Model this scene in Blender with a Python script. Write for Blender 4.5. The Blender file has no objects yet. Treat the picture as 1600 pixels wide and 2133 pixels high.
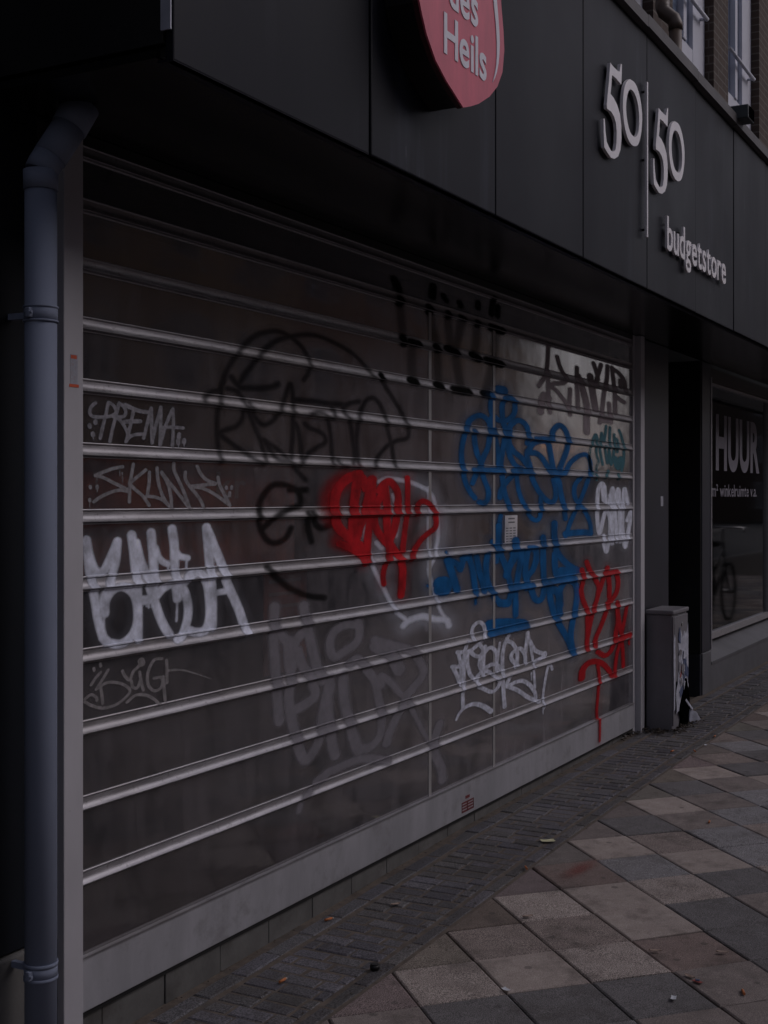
import bpy, bmesh, math, random
import numpy as np
from mathutils import Vector, Matrix
R = math.radians
random.seed(7); np.random.seed(7)
S = bpy.context.scene
COL = S.collection
# ------------------------------------------------------------------ camera
EYE = 1.49                      # eye height above the pavement, metres
cam_d = bpy.data.cameras.new('camera'); cam = bpy.data.objects.new('camera', cam_d); COL.objects.link(cam)
cam.location = (0, 0, EYE); cam.rotation_euler = (R(90), 0, R(28.4 - 90))
cam_d.sensor_fit = 'HORIZONTAL'; cam_d.sensor_width = 36; cam_d.lens = 36 * 2675 / 1600
cam_d.shift_y = -29.5 / 1600; cam_d.clip_start = 0.05; cam_d.clip_end = 2000
S.camera = cam
# ------------------------------------------------------------------ light
W = bpy.data.worlds.new('World'); S.world = W; W.use_nodes = True
nt = W.node_tree; nt.nodes.clear()
sky = nt.nodes.new('ShaderNodeTexSky'); sky.sky_type = 'NISHITA'; sky.sun_disc = False
SUN_EL, SUN_ROT = R(38), R(150)
sky.sun_elevation = SUN_EL; sky.sun_rotation = SUN_ROT; sky.air_density = 1.2; sky.dust_density = 3.0; sky.ozone_density = 1.0
hs = nt.nodes.new('ShaderNodeHueSaturation'); hs.inputs['Saturation'].default_value = 0.38
bg = nt.nodes.new('ShaderNodeBackground'); bg.inputs['Strength'].default_value = 0.10
ow = nt.nodes.new('ShaderNodeOutputWorld')
tn = nt.nodes.new('ShaderNodeMix'); tn.data_type = 'RGBA'; tn.blend_type = 'MULTIPLY'; tn.inputs[0].default_value = 1.0; tn.inputs[7].default_value = (1.0, .955, 1.07, 1)
nt.links.new(sky.outputs[0], hs.inputs['Color']); nt.links.new(hs.outputs[0], tn.inputs[6]); nt.links.new(tn.outputs[2], bg.inputs['Color']); nt.links.new(bg.outputs[0], ow.inputs[0])
sd = bpy.data.lights.new('sun', 'SUN'); sd.energy = 0.7; sd.angle = R(35); sd.color = (1.0, 0.94, 0.94)
sun = bpy.data.objects.new('sun', sd); COL.objects.link(sun)
sdir = Vector((math.sin(SUN_ROT) * math.cos(SUN_EL), math.cos(SUN_ROT) * math.cos(SUN_EL), math.sin(SUN_EL)))
sun.rotation_euler = (-sdir).to_track_quat('-Z', 'Y').to_euler(); sun.location = (5, -5, 12)
S.view_settings.view_transform = 'Standard'; S.view_settings.look = 'None'; S.view_settings.exposure = -0.75; S.view_settings.gamma = 1.0
S.view_settings.use_curve_mapping = False
S.cycles.max_bounces = 8; S.cycles.transparent_max_bounces = 24; S.cycles.use_denoising = True
# ------------------------------------------------------------------ data measured on the wall (mm) and ground (m)
TAGS = {}
TAGS['prema'] = '''
96,96,150:2795,1757 2778,1745 2772,1729 2785,1719 2822,1719 2860,1724 2884,1736 2873,1755 2851,1763
96,96,150:2851,1763 2843,1736 2828,1696 2816,1659
97,97,151:2897,1764 2886,1733 2869,1689 2857,1651
97,97,152:2897,1764 2916,1755 2927,1738 2916,1726 2886,1723 2860,1724
98,98,153:2892,1720 2912,1706 2930,1686 2941,1670
98,98,154:2963,1752 2956,1728 2947,1699 2934,1667 2927,1653
99,99,154:2927,1653 2943,1667 2965,1675 2999,1679
100,100,157:3008,1667 3025,1711 3043,1758
101,101,157:3043,1758 3045,1713 3047,1653
101,101,158:3047,1653 3062,1699 3089,1764
102,102,159:3089,1764 3088,1715 3085,1649
102,102,160:3085,1649 3104,1692 3128,1735 3147,1762
103,103,161:3147,1762 3150,1718 3145,1648
103,103,161:3095,1703 3138,1706 3200,1706
122,122,155:2925,1760 2956,1752 2992,1746 3022,1745
122,122,154:2919,1710 2952,1714 2992,1716
117,117,148:2771,1694 2772,1689
117,117,148:2796,1705 2796,1701
117,117,148:2785,1671 2786,1666
128,128,162:3179,1686 3177,1677
128,128,162:3174,1667 3174,1658
129,129,163:3204,1669 3203,1662
39,39,148:2786,1666 2788,1653
43,43,162:3175,1658 3175,1645
43,43,163:3203,1662 3204,1649'''
TAGS['skunk'] = '''
96,96,151:2913,1580 2877,1575 2835,1565 2795,1553
97,97,151:2795,1553 2830,1547 2873,1533 2912,1521 2939,1512
96,96,151:2936,1509 2899,1512 2856,1505 2814,1491 2789,1479
98,98,154:2961,1589 2954,1563 2945,1528 2943,1478
99,99,155:3018,1573 2979,1552 2943,1532
99,99,155:2943,1532 2970,1514 3006,1494 3034,1467
100,100,157:3035,1567 3033,1535 3025,1495
101,101,159:3025,1495 3062,1492 3100,1482 3138,1460
102,102,159:3071,1580 3074,1550 3085,1517 3109,1482 3136,1460
102,102,160:3141,1460 3138,1491 3124,1530 3092,1568
103,103,162:3092,1568 3124,1542 3163,1512 3202,1481 3230,1458
104,104,163:3152,1597 3153,1576 3177,1542 3202,1509 3222,1475 3233,1458
105,105,165:3210,1570 3210,1549 3233,1525 3268,1500 3292,1478 3304,1462
107,107,167:3271,1589 3289,1566 3320,1547 3366,1537
107,107,167:3366,1534 3305,1531 3238,1526
107,107,168:3238,1526 3305,1519 3368,1500 3448,1465
109,109,171:3382,1556 3390,1532 3417,1500 3448,1465
94,94,148:2774,1522 2775,1518
95,95,149:2803,1523 2803,1517
94,94,148:2772,1486 2772,1482
109,109,171:3427,1525 3428,1521
110,110,172:3458,1526 3457,1521
110,110,172:3446,1507 3445,1497
29,29,152:2901,1568 2901,1554
29,29,153:2912,1565 2913,1534
28,28,149:2800,1546 2801,1535
28,28,149:2803,1517 2803,1506
28,28,148:2772,1482 2772,1460'''
TAGS['uffa'] = '''
246,246,149:2758,1372 2767,1334 2786,1295 2808,1277 2834,1285 2859,1318 2889,1364
245,245,148:2761,1347 2771,1283 2789,1219 2808,1142 2827,1093
249,249,151:2889,1364 2879,1300 2846,1233 2830,1195 2834,1161
251,251,152:2834,1161 2840,1199 2872,1227 2918,1232 2962,1208 2979,1163 2976,1119 2952,1086 2905,1068 2853,1076 2827,1093
256,256,155:2979,1224 2982,1162 2982,1074
255,255,155:2952,1382 2962,1331 2972,1264 2979,1216
260,260,157:2972,1357 2993,1303 3021,1257 3056,1184 3092,1118 3128,1074
260,260,158:3042,1386 3049,1337 3056,1269 3056,1184
265,265,161:2986,1189 3021,1186 3056,1190 3099,1217 3150,1228 3195,1211 3221,1167 3221,1116 3195,1067 3165,1056
267,267,161:3143,1395 3154,1342 3157,1264 3169,1180
274,274,166:3210,1233 3233,1251 3279,1253 3319,1222 3335,1164 3335,1107 3311,1071 3264,1068 3225,1078
277,277,168:3319,1396 3327,1346 3339,1255 3351,1182 3351,1077
283,283,171:3327,1384 3359,1335 3400,1276 3433,1211 3493,1128 3540,1045
181,181,159:3063,1341 3077,1313 3099,1296 3124,1288
185,185,163:3157,1333 3180,1311 3221,1303
194,194,170:3355,1184 3400,1186 3433,1187
51,51,150:2830,1153 2832,1118
55,55,160:3124,1288 3123,1268
56,56,164:3215,1294 3214,1266
55,55,162:3169,1176 3165,1112
54,54,157:3021,1182 3022,1168
54,54,157:3030,1181 3032,1163
51,51,150:2827,1093 2830,1067'''
TAGS['brigt'] = '''
89,89,149:2818,996 2796,982 2777,965
89,89,149:2850,999 2821,970 2799,950
90,90,150:2799,950 2846,963 2905,953 2945,929 2925,909 2879,894 2827,893 2783,906 2752,921
89,89,149:2818,954 2824,923 2827,906
88,88,148:2752,929 2777,938 2799,927 2802,918
92,92,154:2912,989 2925,970 2945,959 2959,980 2986,994
93,93,155:2952,954 2959,936 2979,931 2993,953
93,93,156:2989,976 2996,948 3007,920
95,95,158:3095,1004 3056,1004 3028,971 3028,936 3056,912 3092,918 3092,946 3056,950
95,95,160:3099,949 3110,875
96,96,160:3117,997 3119,928
93,93,156:2932,895 2972,910 3021,903 3056,887 3081,868
89,89,148:2789,1010 2791,1004
89,89,149:2816,1020 2818,1013
75,28,164:3121,965 3187,959 3248,943 3295,928 3343,912
200,200,156:2996,1008 3000,1001'''
TAGS['black_head'] = '''
155,155,179:3305,1796 3319,1817 3362,1833 3392,1840 3426,1896 3466,1943 3520,1990 3594,2035 3671,2058 3739,2066 3815,2057 3883,2031 3925,2001 3941,1974 3936,1943 3904,1912
147,147,170:3400,1843 3394,1804 3379,1765 3377,1727 3379,1677 3390,1626 3394,1604
164,164,189:3507,1872 3539,1906 3576,1933 3623,1974 3671,2006 3739,2038 3815,2057 3915,2075 3996,2080 4109,2069 4226,2048 4317,2018 4380,1984 4417,1962
153,153,176:3435,1846 3484,1842 3507,1828 3525,1811 3548,1786 3576,1751 3604,1712 3632,1674 3651,1634 3651,1610
158,158,183:3557,1807 3576,1782 3609,1750 3651,1739 3695,1752 3735,1781 3759,1812 3785,1850 3810,1890 3826,1867 3831,1834 3828,1806 3831,1750 3828,1695 3815,1628
151,151,174:3525,1779 3520,1753 3484,1725 3431,1712 3392,1698 3448,1672 3525,1643 3585,1619 3642,1602
159,159,184:3647,1687 3685,1673 3739,1656 3780,1632 3836,1598 3915,1554
158,158,182:3656,1682 3690,1649 3730,1623 3790,1621
162,162,187:3831,1764 3857,1743 3878,1697 3888,1627
201,201,179:3511,1854 3618,1861 3690,1870 3735,1884
181,181,173:3457,1886 3484,1867 3511,1854
201,201,193:3847,1837 3969,1840 4080,1839 4173,1842
159,159,194:3942,1790 3996,1802 4041,1796 4075,1768 4092,1720 4097,1676 4103,1609
157,157,191:3910,1757 3942,1742 4002,1733 4046,1718 4052,1695 4002,1676 3942,1654 3894,1624 3873,1607
161,161,196:4097,1822 4115,1806 4103,1785
165,165,201:4305,1862 4226,1848 4184,1830 4190,1810 4220,1791 4244,1756 4256,1712 4268,1667 4268,1640 4250,1618
170,170,207:4293,1613 4289,1652 4283,1713 4293,1759 4305,1805 4330,1843 4367,1872 4418,1882 4463,1866 4496,1837 4516,1807 4542,1755 4569,1705 4583,1661 4596,1614
163,163,198:4138,1630 4161,1613 4208,1608
175,175,212:4476,1977 4502,1948 4576,1896 4644,1849 4693,1804 4721,1766 4707,1736 4617,1723 4542,1701 4476,1667 4437,1635 4427,1613'''
TAGS['black_er'] = '''
228,228,182:3630,1382 3723,1427 3809,1452 3878,1468 3868,1510 3809,1531 3714,1536 3649,1504 3617,1459 3621,1398 3658,1351 3714,1334 3780,1348 3819,1384
234,234,187:3809,1518 3919,1519
238,238,190:3929,1435 3934,1381 3955,1332
242,242,193:3960,1435 3981,1397 4033,1379 4109,1400 4130,1433
233,233,186:3662,1254 3714,1220 3809,1173 3929,1139 4044,1123'''
TAGS['grey_mor'] = '''
311,311,182:3714,1114 3708,1031 3714,937 3725,842 3742,715
325,325,190:3901,1103 3919,1044 3956,956 3993,873 4031,820
319,319,187:3748,1018 3805,971 3817,894 3811,831 3805,769 3847,648 3907,552 3981,581 4031,638
319,319,186:3889,1004 3847,980 3805,927
322,322,189:3859,947 3895,891 3943,847 3981,777 3919,753 3847,741
331,331,194:4083,810 4057,750 4031,688 4025,639
334,334,195:4089,796 4070,732 4096,594 4122,530
342,342,200:4182,818 4182,784 4195,714 4229,641 4271,548 4299,516
395,395,185:3805,984 3817,894
290,290,199:4299,1001 4195,1010 4109,987 4083,943 4115,899 4195,911 4285,936 4306,976 4292,1015
298,298,205:4225,860 4294,870 4365,820 4430,769 4460,694 4482,620 4475,550 4394,517 4308,525 4266,580
314,314,216:4430,929 4589,892 4732,858 4815,808 4857,750 4782,707 4700,673 4636,615 4558,554 4528,508
331,331,228:5014,509 4961,451 4952,406 5023,324 5041,262
292,292,201:3989,455 4072,475 4130,478 4197,482 4336,481 4482,448 4528,438
434,434,212:4438,907 4558,862 4636,788
277,166,216:4482,745 4482,781 4558,750 4636,696 4700,661 4765,596 4849,508 4926,434
193,193,188:3943,438 3895,416 3871,376'''
TAGS['white_outline'] = '''
137,137,222:4465,1554 4532,1566 4625,1564 4737,1554 4837,1536 4897,1521 4949,1486 4975,1432 4993,1377 4993,1319 4975,1269 4957,1231 4905,1187
129,129,209:4359,1389 4348,1357 4370,1308 4391,1254 4428,1203 4480,1151 4532,1097 4579,1050 4625,1018 4705,985
132,132,214:4617,1406 4610,1362 4602,1337
131,131,213:4586,1501 4602,1472
128,128,209:4442,1313 4472,1294 4487,1290
116,116,226:4905,1532 4909,1463 4905,1379 4905,1302 4909,1225 4909,1168 4949,1108 4984,1043 5028,993 5082,957
214,214,224:4673,966 4713,981 4787,988 4871,987 4957,968 5073,956 5105,928'''
TAGS['white_haze'] = '''
344,344,224:4713,951 4803,966 4905,961 5082,934
274,274,229:5028,1408 5037,1337 5019,1275
285,285,208:4413,1275 4487,1279
216,216,211:4517,1278 4540,1205'''
TAGS['red_scrawl'] = '''
359,359,200:4305,1580 4209,1562 4145,1527 4118,1487 4115,1440 4128,1400 4168,1365 4243,1332 4313,1299 4348,1270 4344,1242
362,362,202:4291,1570 4277,1518 4264,1466 4257,1411 4257,1363 4277,1332
367,367,205:4406,1561 4391,1518 4370,1473 4341,1424 4305,1383 4284,1349
365,365,203:4271,1576 4327,1563 4355,1529
288,288,206:4413,1564 4406,1494 4391,1437 4384,1388 4370,1336 4366,1283 4359,1245
281,281,201:4155,1318 4209,1306 4271,1287 4327,1264
298,298,212:4465,1519 4502,1544 4555,1555 4602,1530 4625,1494 4617,1450 4610,1406 4586,1356 4548,1313 4571,1276
298,298,213:4510,1530 4525,1476 4525,1422 4532,1364 4548,1313 4594,1275 4641,1240 4665,1199 4657,1126 4649,1093
293,293,209:4420,1423 4428,1387 4457,1351 4502,1322 4548,1291 4540,1248
291,291,208:4428,1458 4413,1437 4472,1430
291,291,208:4472,1494 4442,1465 4428,1437
216,216,210:4540,1248 4510,1214 4495,1175 4502,1146
222,222,217:4705,1572 4709,1546 4709,1494 4705,1435 4689,1375 4673,1317 4665,1273
228,228,223:4787,1422 4795,1456 4837,1475 4888,1471 4940,1444 4975,1397 4966,1362 4905,1341 4829,1312 4770,1273 4737,1236'''
TAGS['red_mist'] = '''
503,503,196:4188,1555 4109,1527 4076,1477 4089,1427
306,306,199:4135,1332 4243,1302'''
TAGS['blue_big'] = '''
235,235,238:5283,1800 5242,1721 5237,1665 5252,1613 5283,1557 5335,1514 5383,1490
240,240,244:5283,1800 5325,1842 5409,1868 5485,1868 5546,1840 5552,1790 5530,1726 5485,1685 5442,1639 5377,1580 5356,1558
240,240,244:5372,1796 5383,1739 5409,1691 5442,1661 5453,1621 5485,1577 5530,1528 5530,1488 5485,1465 5431,1470
250,250,254:5575,1973 5563,1922 5586,1883 5666,1860 5772,1870 5844,1902 5856,1950 5808,1975 5736,1970 5701,1935 5701,1889 5713,1844
246,246,250:5575,1868 5597,1820 5620,1766 5654,1703 5654,1639
250,250,254:5724,1844 5736,1789 5713,1733 5689,1677 5678,1635
257,257,262:5784,1810 5796,1839 5881,1871 5968,1866 6019,1840 6031,1802 6019,1763
264,264,268:5772,1800 5784,1754 5844,1718 5930,1693 6006,1661 6057,1628 6096,1580 6162,1532 6243,1492 6339,1467 6409,1487 6409,1543 6381,1584
254,254,258:5760,1753 5796,1694 5856,1653 5930,1635
251,251,255:5701,1594 5713,1548 5736,1502 5772,1460 5784,1432
251,251,255:5832,1601 5760,1571 5689,1529 5672,1492
272,272,277:6019,1714 6096,1765 6229,1785 6311,1773 6339,1724 6367,1669 6395,1629 6466,1574 6495,1513 6539,1441 6561,1379
267,267,271:6019,1714 6135,1718 6229,1691 6297,1653 6339,1618
261,261,265:6019,1724 6019,1695 6057,1648
277,277,282:6353,1795 6381,1842 6466,1876 6553,1860 6605,1810 6583,1747 6524,1689 6466,1631 6423,1574
214,214,267:5881,1611 5893,1554 5930,1497 5993,1444 6057,1395 6135,1375 6189,1389 6202,1433 6202,1488 6215,1507
233,233,291:6423,1605 6553,1627 6643,1681 6780,1722 6907,1731 6971,1684 6955,1623 6891,1557 6812,1487 6734,1429 6643,1357 6568,1285
236,236,294:6796,1599 6718,1561 6703,1514 6749,1466 6843,1428 6923,1384 6971,1329 6971,1286
202,202,252:5683,1405 5666,1364 5666,1272
223,223,278:6388,1356 6395,1310 6409,1259
218,218,273:6236,1289 6229,1259
270,270,247:5367,1615 5530,1618 5701,1622
286,286,261:5832,1619 6006,1622
298,298,273:6135,1789 6353,1795
320,320,292:6971,1291 6812,1298 6568,1296
392,392,253:5654,2006 5718,2008'''
TAGS['blue_name'] = '''
257,257,241:5318,1222 5354,1161 5377,1096 5389,1055
260,260,244:5401,1219 5426,1158 5462,1106 5481,1055
268,268,252:5524,1224 5506,1159 5524,1097 5575,1043 5652,997 5744,975 5797,1008 5797,1071 5757,1136 5704,1196 5652,1250 5587,1283
268,268,251:5658,1358 5652,1307 5639,1250 5626,1189
251,251,235:5102,1217 5191,1194 5225,1168 5254,1215
277,277,260:5949,1224 5921,1160 5893,1098 5866,1035 5866,961 5866,913
282,282,264:6035,1237 6006,1184 5992,1125 6006,1081
284,284,267:6035,1237 6122,1228 6137,1178 6093,1125 6020,1091 6006,1037
289,289,271:6064,1034 6122,975 6197,964 6243,1000 6243,1079 6235,1191 6235,1286
302,302,283:6398,1356 6398,1270 6430,1212 6528,1156 6645,1116 6748,1093
301,301,283:6748,1087 6577,1078 6446,1073 6406,1127 6406,1195
299,299,281:6320,1040 6335,972 6367,913 6414,857 6511,786 6611,712 6679,635
305,305,287:6479,870 6463,940 6495,1007 6594,1042 6713,1017 6748,956 6722,886 6679,818 6645,733 6679,652
254,254,238:5248,1220 5318,1217
281,281,264:5893,1050 6078,1046
300,300,282:6258,1052 6511,1052 6696,1048
315,315,233:5091,1217 5124,1173 5157,1128 5186,1083
349,349,258:5866,1280 5859,1243 5838,1191 5784,1156 5757,1115
352,352,260:5838,1222 5921,1209 5935,1181
378,378,280:6351,1016 6463,980 6479,916
386,386,285:6495,1099 6662,1091
344,344,254:5678,985 5770,978
564,564,229:5015,1117 5058,1115 5064,1095 5020,1096
496,496,255:5549,890 5652,886 5811,875 5963,857
263,263,256:5549,849 5784,849 6006,848
119,119,242:5389,1055 5389,1003
123,123,231:5069,1253 5071,1249
120,120,225:4894,1117 4910,1110'''
TAGS['white_tengd'] = '''
165,165,241:5359,840 5343,871 5367,905 5431,915 5480,895 5488,861 5455,827 5391,807 5327,794 5249,796 5189,802
161,161,236:5200,801 5215,770 5227,737 5234,697 5246,631 5249,543
160,160,235:5136,744 5234,733
161,161,235:5144,740 5181,704 5211,664 5227,650
162,162,238:5296,836 5265,784 5257,711 5257,646
166,166,243:5327,791 5383,765 5439,759 5472,782 5439,809
164,164,240:5296,791 5296,739 5327,686 5375,657
168,168,245:5496,796 5480,755 5472,702 5472,662
170,170,249:5488,767 5530,783 5580,781 5623,753 5631,711 5631,666
168,168,246:5447,758 5431,720 5464,689 5530,675 5597,646 5666,610 5631,581 5563,576 5464,606 5415,622 5399,661 5447,681
171,171,250:5505,698 5580,703 5649,688 5701,648
174,174,254:5776,824 5727,783 5701,731 5701,658 5710,570 5727,481
177,177,258:5763,797 5826,777 5881,733 5881,676 5853,658
178,178,260:5993,659 5984,704 5927,742 5853,739 5808,719 5826,693 5890,664
185,185,270:6051,766 6119,715 6229,685 6259,685 6249,668 6129,659
179,179,262:5790,619 5754,578 5853,583 5955,578 6051,544 6119,498 6129,468
180,180,263:5754,578 5890,540 6031,485 6169,444
181,181,264:6022,812 6003,749 5984,707
117,117,252:5670,796 5649,750 5640,710
124,124,267:6027,808 6060,743 6090,667 6109,591 6119,520
128,128,275:6363,587 6342,612 6301,606 6259,536 6229,454 6244,400
230,99,241:5563,484 5472,521 5375,545 5280,545 5211,526 5181,502
44,44,267:6070,607 6072,567
45,45,273:6234,401 6231,372'''
TAGS['cyan_bits'] = '''
143,143,301:7096,1827 7060,1853 7006,1815 6964,1758 6952,1702 6982,1648 7000,1628
145,145,303:7066,1846 7072,1786 7072,1738 7109,1702 7072,1665 7072,1645
146,146,306:7164,1866 7133,1780 7158,1724 7183,1684
147,147,308:7170,1862 7208,1823 7246,1911
148,148,310:7220,1791 7246,1735 7271,1694 7296,1761 7316,1906
149,149,313:7309,1761 7335,1687 7387,1764 7394,1868
151,151,316:7400,1847 7453,1833 7453,1766
152,152,320:7486,1897 7533,1861 7574,1795 7574,1710 7533,1654
144,144,303:7060,1625 7072,1593
148,148,309:7284,1649 7220,1607
151,151,317:7466,1602 7466,1632
336,336,317:7413,1723 7466,1674 7520,1725'''
TAGS['white_smc'] = '''
220,220,307:7233,1464 7220,1530 7176,1574 7109,1545 7084,1465 7084,1376 7109,1295 7139,1295 7195,1375 7246,1415 7309,1373 7309,1270 7271,1210 7246,1174 7208,1212 7195,1269
225,225,314:7296,1456 7361,1547 7387,1456 7413,1372 7440,1229
224,224,313:7335,1456 7348,1373 7354,1219
227,227,317:7413,1497 7473,1539 7493,1413 7506,1227
230,230,322:7554,1455 7588,1544 7629,1497 7650,1455
231,231,323:7554,1455 7547,1370 7554,1285 7601,1190 7650,1262 7699,1347 7713,1402 7643,1352
326,326,308:7195,1554 7214,1481
331,331,313:7335,1505 7361,1456
252,252,317:7440,1506 7466,1455'''
TAGS['dark_grey'] = '''
217,217,273:6309,2279 6304,2222 6289,2164 6263,2121 6202,2082 6177,2065
218,218,276:6309,2140 6309,2072 6314,2016 6309,1978 6335,1938
223,223,281:6441,2239 6473,2200 6528,2162 6572,2139 6539,2109 6398,2094 6346,2082
223,223,282:6314,2076 6420,2061 6517,2026 6583,1995 6639,1944
227,227,287:6639,2081 6633,2038 6627,1994
231,231,291:6747,2209 6747,2105 6759,2046 6759,1987
240,240,303:7023,2258 7066,2221 7104,2174
241,241,304:7155,2262 7117,2217 7079,2172 7066,2130
244,244,308:7271,2264 7258,2187 7206,2098 7168,1991 7129,1926
249,249,314:7351,2263 7378,2196 7405,2112 7412,2001
253,253,319:7378,2256 7487,2240 7585,2204 7613,2145
252,252,318:7418,2100 7515,2081 7585,2073
247,247,312:7298,2045 7311,1987 7331,1937
253,253,319:7515,2199 7515,2164
335,335,272:6253,2023 6222,1998 6202,1967 6202,1934
363,363,295:6765,2162 6847,2089 6907,2012 6907,1955 6907,1862
370,370,301:6967,2179 7004,2100 7041,2025 7054,2001
338,338,275:6263,2009 6314,2012
380,380,309:7168,1945 7311,1948'''
TAGS['black_blobs'] = '''
292,292,214:4590,2373 4625,2342
294,294,215:4641,2300 4635,2284
309,309,226:4949,2396 4940,2356
307,307,225:4905,2301 4905,2286
295,295,216:4665,2144 4669,2123
300,300,220:4729,2135 4803,2135
311,311,227:4975,2139 4984,2129
318,318,233:5082,2143 5175,2136
331,331,242:5348,2141 5418,2131
341,341,250:5510,2134 5681,2130
300,300,219:4729,1976 4778,1973
312,312,228:4975,1976 5019,1972
323,323,236:5147,1970 5309,1970
337,337,246:5469,1973 5542,1974
343,343,251:5563,2293 5691,2291
228,228,230:5051,2371 5078,2355
229,229,231:5092,2302 5092,2286
234,234,236:5217,2362 5232,2352
234,234,237:5222,2298 5251,2294
241,241,243:5418,2389 5418,2368
240,240,243:5403,2296 5403,2287
247,247,249:5594,2434 5573,2358
249,249,251:5648,2402 5643,2359
207,207,209:4476,1977 4480,1963'''
TAGS['black_fade'] = '''
331,331,215:4617,2348 4641,2300 4665,2144
348,348,227:4914,2295 4940,2225 4984,2140 5001,1979
357,357,232:5092,2290 5110,2221 5128,2143
362,362,236:5241,2292 5203,2207 5175,2136 5232,1972
373,373,242:5408,2292 5398,2212 5378,2136
383,383,249:5626,2288 5605,2192 5594,2131 5500,1975
337,337,219:4754,2132 4746,2049 4754,1978'''
TAGS_RED = '''
239,239,295:6821,1090 6845,1056 6837,1014 6813,972 6845,916 6901,863 6918,801 6918,719 6901,634
243,243,300:6901,1130 6958,1078 7041,1029 7109,981
243,243,301:7117,975 7092,921 7041,874 7008,838 6958,771 6926,713
248,248,307:7126,952 7177,1005 7264,1080
252,252,312:7212,1048 7317,1048 7426,1049
251,251,311:7282,1033 7300,969 7300,907
254,254,314:7435,1042 7463,989 7444,932 7353,886 7264,869
247,247,306:7300,884 7229,809 7143,743 7058,684 7041,641
252,252,312:7092,603 7212,568 7317,579 7389,623 7426,689 7463,756 7444,862
260,260,321:7481,638 7594,644 7690,647
199,199,318:7632,825 7594,757 7556,701 7518,634 7444,554 7408,471 7389,427
199,199,319:7463,802 7500,723 7537,632 7556,542 7565,465
356,222,303:6821,486 6837,527 6926,555 7058,551 7194,519 7300,467 7335,434
190,100,304:7092,530 7117,460 7100,368 7075,260 7088,196 7083,91
107,107,325:7670,631 7680,588'''
FIVE = [(5.3957,3.3875),(5.4420,3.3830),(5.4889,3.3819),(5.5254,3.3861),(5.5413,3.4259),(5.5574,3.4296),(5.5542,3.3784),(5.5494,3.3358),(5.5206,3.3377),(5.4732,3.3425),(5.4188,3.3407),(5.4080,3.2869),(5.3988,3.2524),(5.4420,3.2471),(5.4889,3.2301),(5.5286,3.2007),(5.5478,3.1555),(5.5510,3.0960),(5.5365,3.0423),(5.5047,3.0048),(5.4529,2.9818),(5.4034,2.9762),(5.3607,2.9857),(5.3156,2.9993),(5.3067,3.0649),(5.3052,3.1201),(5.3201,3.1250),(5.3306,3.0709),(5.3471,3.0312),(5.3729,3.0179),(5.4034,3.0066),(5.4342,3.0080),(5.4654,3.0229),(5.4810,3.0589),(5.4842,3.1094),(5.4732,3.1464),(5.4420,3.1680),(5.4034,3.1776),(5.3501,3.1757),(5.3471,3.1919),(5.3729,3.2868)]
ZERO_OUT = [(5.6754,3.3966),(5.7513,3.3992),(5.8115,3.3693),(5.8500,3.3168),(5.8605,3.2565),(5.8430,3.1889),(5.8029,3.1320),(5.7462,3.1079),(5.6837,3.1056),(5.6257,3.1297),(5.5849,3.1852),(5.5719,3.2575),(5.5897,3.3280),(5.6257,3.3711)]
ZERO_IN = [(5.6854,3.3533),(5.7343,3.3530),(5.7856,3.3256),(5.8150,3.2656),(5.8081,3.2011),(5.7804,3.1655),(5.7343,3.1489),(5.6754,3.1574),(5.6339,3.1979),(5.6175,3.2546),(5.6339,3.3099),(5.6587,3.3397)]
FIVE_B = [(6.1298,3.3863),(6.1393,3.3231)]
ZERO_B = [(6.4109,3.3954),(6.4899,3.1088)]
BAR = [(5.9390,3.4552),(5.9570,3.4603),(5.9552,2.7286),(5.9372,2.7253)]
SHIELD = [(3.3624,2.9501),(3.3788,2.9175),(3.4121,2.8645),(3.4703,2.8072),(3.5453,2.7658),(3.6072,2.7411),(3.6682,2.7165),(3.7253,2.7359),(3.7866,2.7605),(3.8730,2.8074),(3.9383,2.8589),(3.9808,2.9193),(3.9962,2.9965),(3.9900,3.0551),(3.9747,3.1227),(3.9686,3.1568)]
SWOOSH = [(3.8999,3.1324),(3.9279,3.1420),(3.9358,3.1088),(3.9430,3.0752),(3.9491,3.0412),(3.9521,3.0061),(3.9497,2.9718),(3.9424,2.9384),(3.9279,2.9030),(3.9118,2.8793),(3.8939,2.8599),(3.9118,2.8936),(3.9237,2.9257),(3.9279,2.9604),(3.9279,2.9986),(3.9237,3.0331),(3.9177,3.0670),(3.9088,3.0998)]
RED_MARK=(4.913,1.762)

TILE = (3.66, 0.402, 1.95)
TILE_COLOURS = {(8, 0): 'B', (8, 1): 'D', (7, 1): 'T', (7, 0): 'D', (6, 0): 'B', (7, 2): 'G', (6, 1): 'T', (5, 1): 'T', (5, 0): 'D', (5, 2): 'G', (4, 1): 'S', (4, 0): 'B', (4, 2): 'B', (4, 3): 'G', (3, 1): 'G', (3, 3): 'D', (3, 2): 'L', (3, 0): 'R', (2, 1): 'B', (2, 3): 'D', (2, 0): 'L', (2, 2): 'B', (2, 4): 'D', (1, 1): 'S', (1, 3): 'R', (1, 0): 'S', (1, 2): 'L', (0, 1): 'B', (1, 4): 'T', (0, 3): 'D', (0, 2): 'D', (0, 0): 'L'}

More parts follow.
